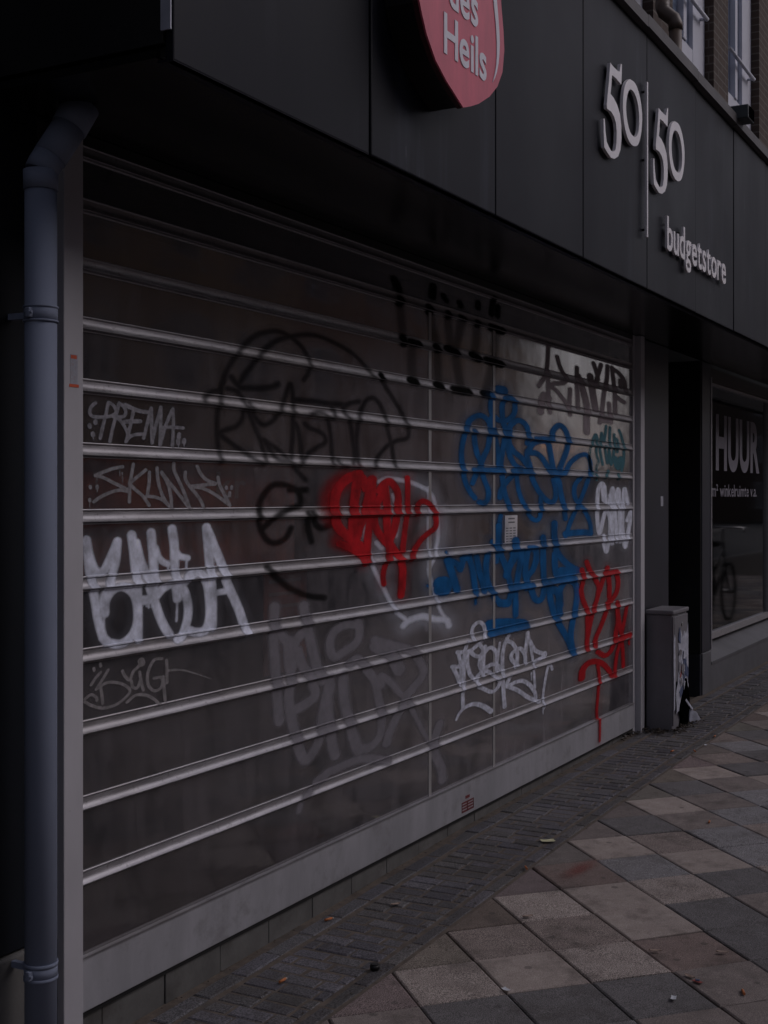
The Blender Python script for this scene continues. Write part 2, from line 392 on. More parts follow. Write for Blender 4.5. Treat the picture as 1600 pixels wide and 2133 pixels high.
LITTER = [('butt', 4.824, 1.958, 'cigarette butt lying on the joint between dark brick strip and paving slabs'),
 ('butt', 5.841, 1.476, 'orange cigarette butt on a taupe slab near the right edge'),
 ('butt', 3.983, 0.903, 'orange cigarette butt on the pinkish slab in the lower right corner'),
 ('butt', 3.964, 2.367, 'orange cigarette butt on the bricks close to the plinth'),
 ('butt', 3.417, 2.210, 'orange cigarette butt lying on the dark bricks nearest the drainpipe'),
 ('butt', 7.303, 2.058, 'orange cigarette butt on the bricks in front of the cabinet, nearer the shutter'),
 ('butt', 7.363, 1.946, 'thin orange cigarette butt on the slabs right of the other one before the cabinet'),
 ('butt', 7.868, 1.955, 'bright orange cigarette butt farthest up the pavement, right of the cabinet'),
 ('paper', 5.216, 2.016, 'small pale yellow paper scrap on the edge of the brick strip'),
 ('leaf', 4.212, 2.229, 'tiny dried brown leaf on the middle of the brick strip'),
 ('leaf', 4.311, 1.742, 'pale pinkish leaf lying on a speckled slab'),
 ('leaf', 4.193, 1.240, 'curled pale leaf on the corner between a speckled and a reddish slab'),
 ('leaf', 4.031, 1.080, 'pale oval leaf on the joint beside the small coloured wrapper'),
 ('leaf', 4.280, 1.038, 'faint brown leaf on the reddish slab'),
 ('wrapper', 4.001, 1.048, 'tiny red and blue wrapper scrap on the pinkish slab'),
 ('paper', 3.844, 1.080, 'small white paper scrap on the dark slab at the bottom'),
 ('paper', 3.674, 1.558, 'tiny white scrap stuck in the joint at the bottom of the picture'),
 ('paper', 7.574, 1.936, 'tiny pale blue scrap on the pavement in front of the cabinet'),
 ('cap', 3.638, 2.001, 'small black plastic cap on the edge of the brick strip')]
WY = 2.437                      # the plane of the shutter
# ------------------------------------------------------------------ helpers
ORG = {}
def org(o): return ORG.get(o.name, Vector((0, 0, 0))) if o else Vector((0, 0, 0))
def tag(o, label=None, cat=None, group=None, kind=None):
    if label: o['label'] = label
    if cat: o['category'] = cat
    if group: o['group'] = group
    if kind: o['kind'] = kind
    return o
def thing(name, loc, label, cat, group=None):
    o = bpy.data.objects.new(name, None); COL.objects.link(o); o.location = loc; o.empty_display_size = 0.1
    ORG[o.name] = Vector(loc); return tag(o, label, cat, group)
class MB:
    def __init__(s): s.v = []; s.f = []; s.sm = []
    def add(s, v, f, smooth=False):
        b = len(s.v); s.v += [tuple(p) for p in v]; s.f += [tuple(i + b for i in q) for q in f]; s.sm += [smooth] * len(f); return s
    def box(s, x0, x1, y0, y1, z0, z1):
        v = [(x0,y0,z0),(x1,y0,z0),(x1,y1,z0),(x0,y1,z0),(x0,y0,z1),(x1,y0,z1),(x1,y1,z1),(x0,y1,z1)]
        return s.add(v, [(3,2,1,0),(4,5,6,7),(0,1,5,4),(1,2,6,5),(2,3,7,6),(3,0,4,7)])
    def bbox(s, x0, x1, y0, y1, z0, z1, b=0.004):
        bm = bmesh.new(); bmesh.ops.create_cube(bm, size=1)
        for v in bm.verts: v.co = ((x0+x1)/2 + v.co.x*(x1-x0), (y0+y1)/2 + v.co.y*(y1-y0), (z0+z1)/2 + v.co.z*(z1-z0))
        bmesh.ops.bevel(bm, geom=bm.edges[:], offset=min(b, .45*min(x1-x0,y1-y0,z1-z0)), segments=2, affect='EDGES', profile=.5)
        bm.verts.index_update(); s.add([v.co[:] for v in bm.verts], [[v.index for v in q.verts] for q in bm.faces]); bm.free(); return s
    def tube(s, pts, r, n=20, caps=True, r2=None):
        pts = [Vector(p) for p in pts]; rings = []; up = None
        for i, p in enumerate(pts):
            a = pts[max(0, i-1)]; b = pts[min(len(pts)-1, i+1)]; t = (b - a).normalized()
            if up is None:
                up = Vector((0,0,1)) if abs(t.z) < .9 else Vector((1,0,0))
            u = (up - t * up.dot(t)).normalized(); w = t.cross(u); up = u
            rr = r if r2 is None else r + (r2 - r) * i / (len(pts) - 1)
            if 0 < i < len(pts)-1:
                a1 = (pts[i]-a).normalized(); a2 = (b-pts[i]).normalized(); k = 1/max(.5, math.cos(a1.angle(a2)/2))
            else: k = 1
            rings.append([p + (u*math.cos(2*math.pi*j/n) + w*math.sin(2*math.pi*j/n)) * rr for j in range(n)])
        v = [q for g in rings for q in g]; f = []
        for i in range(len(pts)-1):
            for j in range(n): f.append((i*n+j, i*n+(j+1)%n, (i+1)*n+(j+1)%n, (i+1)*n+j))
        s.add(v, f, True)
        if caps: s.add([q for q in rings[0]], [tuple(range(n))[::-1]]); s.add([q for q in rings[-1]], [tuple(range(n))])
        return s
    def prism(s, poly, y0, y1):            # poly in (x, z), from y0 (front, nearer the street) to y1
        n = len(poly); a = sum(poly[i][0]*poly[(i+1)%n][1]-poly[(i+1)%n][0]*poly[i][1] for i in range(n))
        if a < 0: poly = poly[::-1]
        v = [(x, y0, z) for x, z in poly] + [(x, y1, z) for x, z in poly]
        f = [tuple(range(n)), tuple(range(2*n-1, n-1, -1))] + [(i, n+i, n+(i+1)%n, (i+1)%n) for i in range(n)]
        return s.add(v, f)
    def ring(s, a, b, y0, y1):             # two outlines with the same point count
        n = len(a); v = [(x,y0,z) for x,z in a]+[(x,y0,z) for x,z in b]+[(x,y1,z) for x,z in a]+[(x,y1,z) for x,z in b]; f = []
        for i in range(n):
            j = (i+1)%n; f += [(i,j,n+j,n+i),(2*n+j,2*n+i,3*n+i,3*n+j),(i,2*n+i,2*n+j,j),(n+j,3*n+j,3*n+i,n+i)]
        return s.add(v, f)
    def profile_x(s, prof, x0, x1, smooth=False):   # prof: closed list of (y, z) swept along x
        n = len(prof); v = [(x0,y,z) for y,z in prof] + [(x1,y,z) for y,z in prof]
        f = [(i, (i+1)%n, n+(i+1)%n, n+i) for i in range(n)]
        s.add(v, f, smooth); s.add([(x0,y,z) for y,z in prof],[tuple(range(n))]); return s.add([(x1,y,z) for y,z in prof],[tuple(range(n))[::-1]])
    def build(s, name, m, parent=None, loc=None):
        o0 = org(parent) if parent else Vector(loc or (0,0,0)); base = o0 if loc is None or parent is None else Vector(loc)
        me = bpy.data.meshes.new(name); me.from_pydata([(a-base.x, b-base.y, c-base.z) for a,b,c in s.v], [], s.f)
        me.polygons.foreach_set('use_smooth', s.sm); me.validate(); me.update()
        bm = bmesh.new(); bm.from_mesh(me); bmesh.ops.remove_doubles(bm, verts=bm.verts[:], dist=1e-5); bmesh.ops.recalc_face_normals(bm, faces=bm.faces[:]); bm.to_mesh(me); bm.free()
        if m: me.materials.append(m)
        o = bpy.data.objects.new(name, me); COL.objects.link(o)
        if parent: o.parent = parent; o.location = base - org(parent)
        else: o.location = base
        ORG[o.name] = base
        return o
# ------------------------------------------------------------------ materials
class N:
    def __init__(s, name):
        s.m = bpy.data.materials.new(name); s.m.use_nodes = True; s.t = s.m.node_tree; s.t.nodes.clear()
        s.out = s.n('ShaderNodeOutputMaterial')
    def n(s, k, **kw):
        q = s.t.nodes.new(k)
        for a, b in kw.items(): setattr(q, a, b)
        return q
    def l(s, a, b): s.t.links.new(a, b)
    def pos(s, scale=(1,1,1), src='pos'):
        if src == 'pos': g = s.n('ShaderNodeNewGeometry').outputs['Position']
        else: g = s.n('ShaderNodeTexCoord').outputs['Object']
        mp = s.n('ShaderNodeMapping'); mp.inputs['Scale'].default_value = scale; s.l(g, mp.inputs['Vector']); return mp.outputs[0]
    def noise(s, vec, scale, detail=4, rough=.55):
        q = s.n('ShaderNodeTexNoise'); q.inputs['Scale'].default_value = scale; q.inputs['Detail'].default_value = detail; q.inputs['Roughness'].default_value = rough
        s.l(vec, q.inputs['Vector']); return q.outputs['Fac']
    def ramp(s, fac, stops):
        q = s.n('ShaderNodeValToRGB'); e = q.color_ramp.elements
        while len(e) < len(stops): e.new(.5)
        for a, (p, c) in zip(e, stops): a.position = p; a.color = (c, c, c, 1) if isinstance(c, (int, float)) else (*c, 1)
        s.l(fac, q.inputs['Fac']); return q.outputs['Color']
    def mul(s, a, b, op='MULTIPLY'):
        q = s.n('ShaderNodeMath', operation=op)
        for i, x in enumerate((a, b)):
            if isinstance(x, (int, float)): q.inputs[i].default_value = x
            else: s.l(x, q.inputs[i])
        return q.outputs[0]
    def mix(s, fac, a, b, kind='MIX'):
        q = s.n('ShaderNodeMix', data_type='RGBA', blend_type=kind)
        for i, x in ((0, fac), (6, a), (7, b)):
            if isinstance(x, (int, float)): q.inputs[i].default_value = x
            elif isinstance(x, tuple): q.inputs[i].default_value = (*x, 1)
            else: s.l(x, q.inputs[i])
        return q.outputs[2]
    def bsdf(s, col, rough=.5, metal=0.0, spec=.5, alpha=None, bump=None, bstr=.3, bdist=.002):
        b = s.n('ShaderNodeBsdfPrincipled')
        for k, x in (('Base Color', col), ('Roughness', rough), ('Metallic', metal), ('Specular IOR Level', spec), ('Alpha', alpha)):
            if x is None: continue
            if isinstance(x, tuple): b.inputs[k].default_value = (*x, 1)
            elif isinstance(x, (int, float)): b.inputs[k].default_value = x
            else: s.l(x, b.inputs[k])
        if bump is not None:
            q = s.n('ShaderNodeBump'); q.inputs['Strength'].default_value = bstr; q.inputs['Distance'].default_value = bdist
            s.l(bump, q.inputs['Height']); s.l(q.outputs[0], b.inputs['Normal'])
        s.l(b.outputs[0], s.out.inputs[0]); return b
def simple(name, col, rough=.5, metal=0., var=.25, scale=6., stretch=(1,1,1), spec=.5, bump=0., bscale=120., rvar=.1, dirt=None, src='pos'):
    q = N(name); v = q.pos(stretch, src)
    a = q.noise(v, scale, 6, .6)
    dk = tuple(c*(1-var) for c in col); lt = tuple(min(1, c*(1+var)) for c in col)
    c = q.ramp(a, [(.3, dk), (.7, lt)])
    if dirt:
        d = q.noise(q.pos((1,1,1), src), dirt[0], 8, .7); c = q.mix(q.ramp(d, [(dirt[1], 0.), (dirt[1]+.12, dirt[3])]), c, dirt[2])
    r = q.mul(q.mul(a, rvar), rough - rvar/2, 'ADD')
    bp = q.noise(q.pos((1,1,1), src), bscale, 3) if bump else None
    q.bsdf(c, r, metal, spec, None, bp, bump); return q.m
M = {}
M['alu'] = simple('brushed_aluminium', (.44,.43,.45), .42, .55, .12, 9, (1,1,6), dirt=(38, .56, (.12,.11,.11), .6))
def alu_bar():
    q = N('worn_aluminium_bar'); v = q.pos((.5,1,3)); a = q.noise(v, 14, 8, .7)
    c = q.ramp(a, [(.3,(.30,.29,.31)),(.7,(.46,.45,.475))])
    d = q.noise(q.pos((1,1,1)), 55, 8, .75); c = q.mix(q.ramp(d,[(.56,0.),(.66,.55)]), c, (.10,.09,.085))
    big = q.noise(q.pos((.8,1,1)), 2.2, 3); c = q.mix(q.ramp(big,[(.45,0.),(.7,.35)]), c, (.25,.22,.20))
    q.bsdf(c, q.ramp(a,[(.3,.34),(.7,.50)]), .75, .5, None, d, .12); return q.m
M['bar'] = alu_bar()
M['rail'] = simple('scuffed_bottom_rail', (.42,.42,.45), .5, .35, .16, 3.2, (2.4,1,.7), bump=.05, dirt=(6, .53, (.24,.23,.235), .5))
M['post'] = simple('grey_painted_post', (.46,.45,.48), .6, .0, .08, 5, (1,1,.4), dirt=(24, .66, (.18,.17,.16), .6))
def slat_mat():
    q = N('dusty_clear_slat')
    st = q.noise(q.pos((7,1,.7)), 2.2, 8, .65); cl = q.noise(q.pos((.9,1,1.3)), 1.6, 5, .6); fine = q.noise(q.pos((30,1,3)), 3, 6, .7); sm = q.noise(q.pos((2.2,1,1.6)), 3.1, 7, .7)
    dust = q.mul(q.mul(q.ramp(st,[(.35,0.),(.72,1.)]), .45), q.mul(q.ramp(cl,[(.3,0.),(.7,1.)]), .55), 'ADD')
    dust = q.mul(dust, q.mul(q.mul(fine,.5),.75,'ADD'))
    col = q.mix(dust, (.086,.081,.089), (.190,.175,.190))
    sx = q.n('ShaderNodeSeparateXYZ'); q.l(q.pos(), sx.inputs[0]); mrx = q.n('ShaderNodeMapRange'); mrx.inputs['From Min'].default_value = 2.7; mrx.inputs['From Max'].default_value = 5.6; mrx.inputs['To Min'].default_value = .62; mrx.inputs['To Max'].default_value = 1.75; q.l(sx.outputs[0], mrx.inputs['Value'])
    gy = q.n('ShaderNodeCombineXYZ'); [q.l(mrx.outputs[0], gy.inputs[k]) for k in range(3)]; col = q.mix(1.0, col, gy.outputs[0], 'MULTIPLY')  # dust colour brightened toward the right end, painting in the stronger street reflection
    col = q.mix(q.ramp(sm,[(.52,0.),(.64,.6)]), col, (.030,.031,.037))
    wv = q.noise(q.pos((1,1,2.2)), 3.0, 2)
    bp = q.n('ShaderNodeBump'); bp.inputs['Strength'].default_value = .06; bp.inputs['Distance'].default_value = .03; q.l(wv, bp.inputs['Height'])
    df = q.n('ShaderNodeBsdfDiffuse'); q.l(col, df.inputs[0]); tr = q.n('ShaderNodeBsdfTransparent'); tr.inputs[0].default_value = (.92,.90,.89,1)
    gl = q.n('ShaderNodeBsdfGlossy'); q.l(q.mul(q.mul(dust,.13),.035,'ADD'), gl.inputs['Roughness']); q.l(bp.outputs[0], gl.inputs['Normal'])
    fr = q.n('ShaderNodeFresnel'); fr.inputs['IOR'].default_value = 1.52
    m1 = q.n('ShaderNodeMixShader'); q.l(q.mul(q.mul(dust,.42),.24,'ADD'), m1.inputs[0]); q.l(tr.outputs[0], m1.inputs[1]); q.l(df.outputs[0], m1.inputs[2])
    m2 = q.n('ShaderNodeMixShader'); bf = q.n('ShaderNodeNewGeometry'); q.l(q.mul(q.mul(q.mul(bf.outputs['Backfacing'], -1., 'MULTIPLY'), 1., 'ADD'), q.mul(fr.outputs[0], q.mul(q.mul(dust,-.8),2.7,'ADD'))), m2.inputs[0]); q.l(m1.outputs[0], m2.inputs[1]); q.l(gl.outputs[0], m2.inputs[2]); q.l(m2.outputs[0], q.out.inputs[0])
    return q.m
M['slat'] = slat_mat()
M['joint'] = simple('joint_strip_grey', (.33,.32,.32), .5, .2, .15, 12)
M['fascia'] = None
def fascia_mat():
    q = N('dark_blue_grey_fascia')
    st = q.noise(q.pos((6,6,.45)), 1.3, 5, .6); cl = q.noise(q.pos((1.3,1,.9)), 1.0, 5); sc = q.noise(q.pos((11,11,1.1)), 1.7, 7, .75); pt = q.noise(q.pos((1,1,1)), .9, 2)
    c = q.ramp(cl, [(.3,(.0055,.0066,.0112)),(.7,(.0098,.0110,.0178))])
    c = q.mix(q.mul(q.ramp(st,[(.52,0.),(.74,.55)]), q.ramp(pt,[(.42,0.),(.58,1.)])), c, (.050,.056,.080))
    c = q.mix(q.mul(q.ramp(sc,[(.62,0.),(.70,.8)]), q.ramp(pt,[(.46,0.),(.56,1.)])), c, (.115,.12,.145))
    q.bsdf(c, q.ramp(cl,[(.3,.42),(.7,.56)]), .0, .16, None, cl, .04, .004); return q.m
M['fascia'] = fascia_mat()
M['soffit'] = simple('black_soffit_sheet', (.006,.006,.0065), .22, 0, .3, 2, spec=.3)
M['black'] = simple('black_paint', (.006,.006,.007), .5, 0, .3, 5)
M['coping'] = simple('weathered_coping', (.085,.080,.083), .6, .1, .3, 5, (1,1,1), bump=.1)
M['dark_wall'] = simple('blue_black_wall', (.0065,.0085,.012), .6, 0, .35, 2.2, (2,1,.6), spec=.15, bump=.12, bscale=40)
M['pillar'] = simple('dark_pillar_stone', (.026,.027,.036), .42, 0, .3, 2.0, (1,1,.6), dirt=(12,.62,(.050,.058,.072),.6), spec=.35)
M['plinth'] = simple('concrete_plinth', (.115,.112,.108), .8, 0, .3, 7, bump=.3, bscale=90, dirt=(5,.55,(.06,.052,.045),.6))
M['stone'] = simple('grey_stone', (.105,.105,.115), .6, 0, .22, 5, bump=.15, bscale=70)
M['pipe'] = simple('blue_grey_pipe', (.195,.222,.295), .75, 0, .1, 3, (2,2,.5), spec=.15, dirt=(11,.64,(.11,.125,.165),.7))
M['brown_pipe'] = simple('brown_pipe', (.075,.052,.040), .45, 0, .15, 6)
M['white_frame'] = simple('white_frame_paint', (.52,.53,.60), .5, 0, .06, 4)
M['blind'] = simple('white_blind', (.50,.50,.56), .7, 0, .06, 8, (20,1,1))
M['sky_sheen_sheet'] = simple('blue_grey_sky_sheen', (.42,.47,.56), .8, 0, .1, 9, (14,1,.4))  # sheet added behind the upper panes, coloured to stand for reflected sky
M['letter'] = simple('pale_sign_letters', (.80,.775,.80), .45, .1, .05, 8, dirt=(30,.7,(.35,.33,.32),.6))
M['pin'] = simple('black_pin', (.012,.012,.013), .5)
M['sign_red'] = simple('faded_red_sign', (.62,.115,.17), .42, 0, .14, 5, (3,1,1), dirt=(14,.69,(.30,.05,.07),.5))
M['sign_white'] = simple('sign_white', (.74,.74,.82), .5, 0, .08, 12)
M['sign_side'] = simple('black_sign_side', (.004,.004,.0045), .45)
M['sign_rim'] = simple('dark_red_rim', (.06,.015,.018), .4)
M['cab'] = simple('grey_cabinet_paint', (.185,.178,.195), .5, 0, .18, 4, (1,1,.5), bump=.06, dirt=(9,.60,(.10,.095,.095),.7))
M['paper'] = simple('torn_paper', (.42,.43,.50), .8, 0, .3, 22, dirt=(30,.58,(.15,.17,.24),.8))
M['blue_paper'] = simple('blue_poster_scrap', (.07,.09,.17), .8, 0, .3, 30)
M['red_paper'] = simple('red_poster_scrap', (.28,.07,.06), .8, 0, .3, 30)
M['void'] = simple('dark_void', (.0015,.0015,.0018), .9, spec=.0)
M['dirt'] = simple('brown_leaf_litter', (.055,.042,.032), .9, 0, .5, 60)
M['interior'] = simple('dark_shop_interior', (.018,.017,.018), .9, 0, .4, 1.5)
M['poster_red'] = simple('faded_red_poster', (.80,.20,.13), .6, 0, .35, 5)
M['poster_brown'] = simple('brown_poster', (.75,.24,.15), .6, 0, .3, 6)
M['poster_text'] = simple('pale_poster_print', (.75,.55,.48), .7)
M['notice'] = simple('white_notice', (.62,.60,.62), .7)
M['print'] = simple('grey_print', (.12,.12,.13), .8)
M['sticker'] = simple('pale_sticker', (.36,.38,.44), .5, dirt=(160,.5,(.30,.16,.13),.45))
M['orange'] = simple('orange_sticker_band', (.62,.10,.035), .5)
M['red_print'] = simple('red_print', (.15,.024,.026), .5)
M['butt'] = simple('orange_filter', (.50,.17,.06), .8, 0, .3, 300, src='obj')
M['butt_paper'] = simple('cigarette_paper', (.42,.36,.30), .8)
M['leaf'] = simple('dry_leaf', (.36,.27,.22), .8, 0, .3, 100)
M['yellow_paper'] = simple('yellow_paper', (.60,.58,.36), .8)
M['white_paper'] = simple('white_paper', (.62,.64,.68), .8)
M['asphalt'] = simple('asphalt', (.05,.05,.052), .85, 0, .3, 30, bump=.3, bscale=150)
M['sand'] = simple('dark_joint_sand', (.050,.040,.032), .95, 0, .4, 30, bump=.6, bscale=220, dirt=(9,.5,(.085,.062,.045),.7))
M['sand_light'] = simple('sandy_joint_fill', (.115,.092,.075), .95, 0, .35, 24, bump=.6, bscale=240, dirt=(7,.52,(.075,.07,.066),.7))
M['kerb'] = simple('concrete_kerb', (.22,.21,.2), .8, 0, .2, 9, bump=.2)
M['tyre'] = simple('black_rubber', (.015,.015,.015), .7)
M['bike'] = simple('black_bicycle_paint', (.012,.012,.014), .35)
M['chrome'] = simple('dull_steel', (.4,.4,.41), .3, .9)
def glass_mat(name, tint, refl=1.0):
    q = N(name); fr = q.n('ShaderNodeFresnel'); fr.inputs['IOR'].default_value = 1.5
    t = q.n('ShaderNodeBsdfTransparent'); t.inputs[0].default_value = (*tint, 1); g = q.n('ShaderNodeBsdfGlossy'); g.inputs['Roughness'].default_value = .05
    mx = q.n('ShaderNodeMixShader'); bf = q.n('ShaderNodeNewGeometry'); q.l(q.mul(q.mul(q.mul(bf.outputs['Backfacing'], -1.), 1., 'ADD'), q.mul(fr.outputs[0], refl)), mx.inputs[0]); q.l(t.outputs[0], mx.inputs[1]); q.l(g.outputs[0], mx.inputs[2]); q.l(mx.outputs[0], q.out.inputs[0]); return q.m
M['glass'] = glass_mat('window_glass', (.75,.78,.8)); M['pane'] = glass_mat('upper_pane', (.85,.88,.92), 1.3)
M['vinyl'] = simple('frosted_window_lettering', (.24,.23,.27), .7, 0, .1, 5)
def brick_mat(name, c1, c2, mortar, sx=1.0):
    q = N(name); g = q.n('ShaderNodeNewGeometry'); sp = q.n('ShaderNodeSeparateXYZ'); q.l(g.outputs['Position'], sp.inputs[0])
    cb = q.n('ShaderNodeCombineXYZ'); q.l(q.mul(sp.outputs[0], sp.outputs[1], 'ADD'), cb.inputs[0]); q.l(sp.outputs[2], cb.inputs[1])
    b = q.n('ShaderNodeTexBrick'); b.inputs['Scale'].default_value = 1; b.inputs['Brick Width'].default_value = .22; b.inputs['Row Height'].default_value = .0625
    b.inputs['Mortar Size'].default_value = .006; b.inputs['Color1'].default_value = (*c1,1); b.inputs['Color2'].default_value = (*c2,1); b.inputs['Mortar'].default_value = (*mortar,1); b.inputs['Bias'].default_value = -.1
    q.l(cb.outputs[0], b.inputs['Vector'])
    n = q.noise(q.pos((1,1,1)), 9, 5); c = q.mix(.35, b.outputs['Color'], q.ramp(n,[(.3,tuple(x*.5 for x in c1)),(.7,tuple(min(1,x*1.5) for x in c2))]))
    q.bsdf(c, .85, 0, .3, None, b.outputs['Fac'], -.5, .004); return q.m
M['brick'] = brick_mat('brown_brick', (.078,.054,.042), (.058,.042,.036), (.15,.135,.12))
M['brick_b'] = brick_mat('red_brick', (.46,.26,.18), (.36,.20,.14), (.2,.18,.16))
M['brick_c'] = brick_mat('ochre_brick', (.62,.40,.26), (.50,.31,.20), (.24,.22,.19))
M['roof'] = simple('roof_tiles', (.09,.06,.05), .8, 0, .3, 4)
M['plaster'] = simple('pale_plaster', (.62,.60,.56), .8, 0, .08, 1)
def attr_mat(name, speck, fine=210, rough=.8, bst=.5):
    q = N(name); at = q.n('ShaderNodeAttribute', attribute_name='tint'); ak = q.n('ShaderNodeAttribute', attribute_name='speck')
    f = q.noise(q.pos((1,1,1)), fine, 3, .7); md = q.noise(q.pos((1,1,1)), 14, 6, .65); lg = q.noise(q.pos((1,1,1)), 2.6, 4)
    lo = q.mix(1.0, at.outputs['Color'], (.48,.48,.48), 'MULTIPLY'); hi = q.mix(1.0, at.outputs['Color'], (2.0,1.95,1.95), 'MULTIPLY')
    sp = q.mix(q.ramp(f,[(.43,0.),(.57,1.)]), lo, hi)
    c = q.mix(q.mul(ak.outputs['Fac'], speck), at.outputs['Color'], sp)
    c = q.mix(q.ramp(md,[(.35,.42),(.7,0.)]), c, q.mix(1.0, c, (.5,.47,.45), 'MULTIPLY'))
    c = q.mix(q.ramp(lg,[(.4,.0),(.7,.22)]), c, q.mix(1.0, c, (1.4,1.4,1.4), 'MULTIPLY'))
    gum = q.n('ShaderNodeTexVoronoi'); gum.inputs['Scale'].default_value = 7.; q.l(q.pos((1,1,1)), gum.inputs['Vector']); c = q.mix(q.ramp(gum.outputs['Distance'],[(.075,.45),(.11,0.)]), c, (.035,.033,.031))
    stn = q.noise(q.pos((1,1,1)), 5.5, 7, .72); c = q.mix(q.ramp(stn,[(.50,0.),(.66,.5)]), c, (.062,.052,.046))
    q.bsdf(c, rough, 0, .35, None, q.mul(f, q.mul(md,.6),'ADD'), bst, .0025); return q.m
M['slab'] = attr_mat('paving_slab', 1.0, 290); M['clinker'] = attr_mat('dark_clinker', .8, 160, .7, .7)
def paint(name, col, soft_speck=.5, op=1.0, glow=.0, rough=.6, spec=.12, var=.12, nscale=26.):
    """sprayed or marker paint on a surface: 'edge' is the distance from the stroke's rim in softness units"""
    q = N(name); at = q.n('ShaderNodeAttribute', attribute_name='edge')
    n1 = q.noise(q.pos((1,1,1)), 420, 2, .6); n2 = q.noise(q.pos((1,1,1)), nscale, 4, .6)
    e = q.mul(at.outputs['Fac'], q.mul(q.mul(n1, -1., 'ADD'), 0., 'ADD') if False else q.mul(q.mul(n1, .5, 'SUBTRACT'), soft_speck * 2.2), 'ADD')
    mr = q.n('ShaderNodeMapRange', interpolation_type='SMOOTHSTEP'); mr.inputs['From Min'].default_value = 1.; mr.inputs['From Max'].default_value = -1.; mr.inputs['To Min'].default_value = 0.; mr.inputs['To Max'].default_value = op
    q.l(e, mr.inputs['Value']); a = q.mul(mr.outputs[0], q.mul(q.mul(n2, var), 1 - var * .5, 'ADD'))
    if glow:
        m2 = q.n('ShaderNodeMapRange', interpolation_type='SMOOTHERSTEP'); m2.inputs['From Min'].default_value = 7.; m2.inputs['From Max'].default_value = -1.; m2.inputs['To Min'].default_value = 0.; m2.inputs['To Max'].default_value = glow
        q.l(e, m2.inputs['Value']); a = q.mul(a, q.mul(m2.outputs[0], q.mul(q.mul(n1, 1.), .5, 'ADD')), 'MAXIMUM')
    dk = tuple(c*(1-var) for c in col); lt = tuple(c*(1+var) for c in col)
    q.bsdf(q.ramp(n2,[(.3,dk),(.7,lt)]), rough, 0, spec, a); return q.m
# ------------------------------------------------------------------ ground
HX = [2.0,3,4,5.2,7,9]; HZ = [-.06,-.05,-.03,.003,.022,.03]
def gh(x): return float(np.interp(x, HX, HZ))
def flat_sheet(name, xs, y0, y1, dz, m, kind='structure'):
    b = MB(); v = []; f = []
    for x in xs: v += [(x, y0, gh(x)+dz), (x, y1, gh(x)+dz)]
    for i in range(len(xs)-1): f.append((2*i, 2*i+2, 2*i+3, 2*i+1))
    b.add(v, f); o = b.build(name, m); o['kind'] = kind; return o
xs = [-400,-60,-20,-8,0,1,2,2.5,3,3.5,4,4.6,5.2,6,7,8,9,12,20,60,400]
flat_sheet('ground', xs, 600, -600, -.20, M['asphalt'])
flat_sheet('pavement_bed', [x for x in xs if abs(x) <= 60], 2.6, -2.40, -.012, M['sand'])
flat_sheet('joint_sand', [x for x in xs if abs(x) <= 25], 2.47, 1.945, -.0035, M['sand_light'])
flat_sheet('road', [x for x in xs if abs(x) <= 60], -2.56, -9.0, -.135, M['asphalt'])
flat_sheet('far_pavement', [x for x in xs if abs(x) <= 60], -9.0, -40.0, -.01, M['kerb'])
kb = MB()
for i in range(-20, 60):
    kb.bbox(i*1.0+.003, i*1.0+.997, -2.56, -2.40, gh(i+.5)-.2, gh(i+.5)-.002, .012)
kb.build('kerb', M['kerb'])['kind'] = 'structure'
C_SLAB = dict(B=((.315,.272,.245),.30), T=((.192,.166,.153),.45), D=((.118,.114,.115),.75), G=((.178,.176,.180),1.), S=((.195,.166,.150),1.), L=((.255,.225,.205),1.), R=((.172,.134,.120),.55))
def tinted(name, m, parts):
    """parts: list of (verts, faces, colour, speckle)"""
    b = MB(); cols = []; sps = []
    for v, f, c, s in parts:
        b.add(v, f); cols += [c]*len(v); sps += [s]*len(v)
    me = bpy.data.meshes.new(name); me.from_pydata(b.v, [], b.f); me.update()
    a = me.attributes.new('tint', 'FLOAT_COLOR', 'POINT'); a.data.foreach_set('color', np.array([(*c,1) for c in cols], 'f').ravel())
    a = me.attributes.new('speck', 'FLOAT', 'POINT'); a.data.foreach_set('value', np.array(sps, 'f'))
    me.materials.append(m); o = bpy.data.objects.new(name, me); COL.objects.link(o); return o
def slab(poly, dz, tilt, g=.0028, bev=.005, depth=.03):
    cx = sum(p[0] for p in poly)/len(poly); cy = sum(p[1] for p in poly)/len(poly); n = len(poly)
    def sh(d):
        out = []
        for i in range(n):                    # inset the outline by d
            a = Vector(poly[i-1]); b = Vector(poly[i]); c = Vector(poly[(i+1)%n])
            e1 = (b-a).normalized(); e2 = (c-b).normalized(); n1 = Vector((-e1.y,e1.x)); n2 = Vector((-e2.y,e2.x))
            k = (n1+n2); k = k/ max(.25, 1+n1.dot(n2)); out.append(b + k*d)
        return out
    jit = lambda p: (p[0]+random.uniform(-.0012,.0012), p[1]+random.uniform(-.0012,.0012))
    zz = lambda p: gh(p[0])+dz+tilt[0]*(p[0]-cx)+tilt[1]*(p[1]-cy)
    o1 = [jit(p) for p in sh(g)]; o2 = sh(g+bev)
    v = [(p[0],p[1],zz(p)-depth) for p in o1]+[(p[0],p[1],zz(p)-bev*.7) for p in o1]+[(p[0],p[1],zz(p)) for p in o2]
    f = [tuple(range(2*n,3*n))]
    for i in range(n):
        j = (i+1)%n; f += [(i,j,n+j,n+i),(n+i,n+j,2*n+j,2*n+i)]
    return v, f
x0t, sp, yt = TILE; h = sp/2; parts = []
keys = list('BTDGSLRTDBSD')
prev = {}
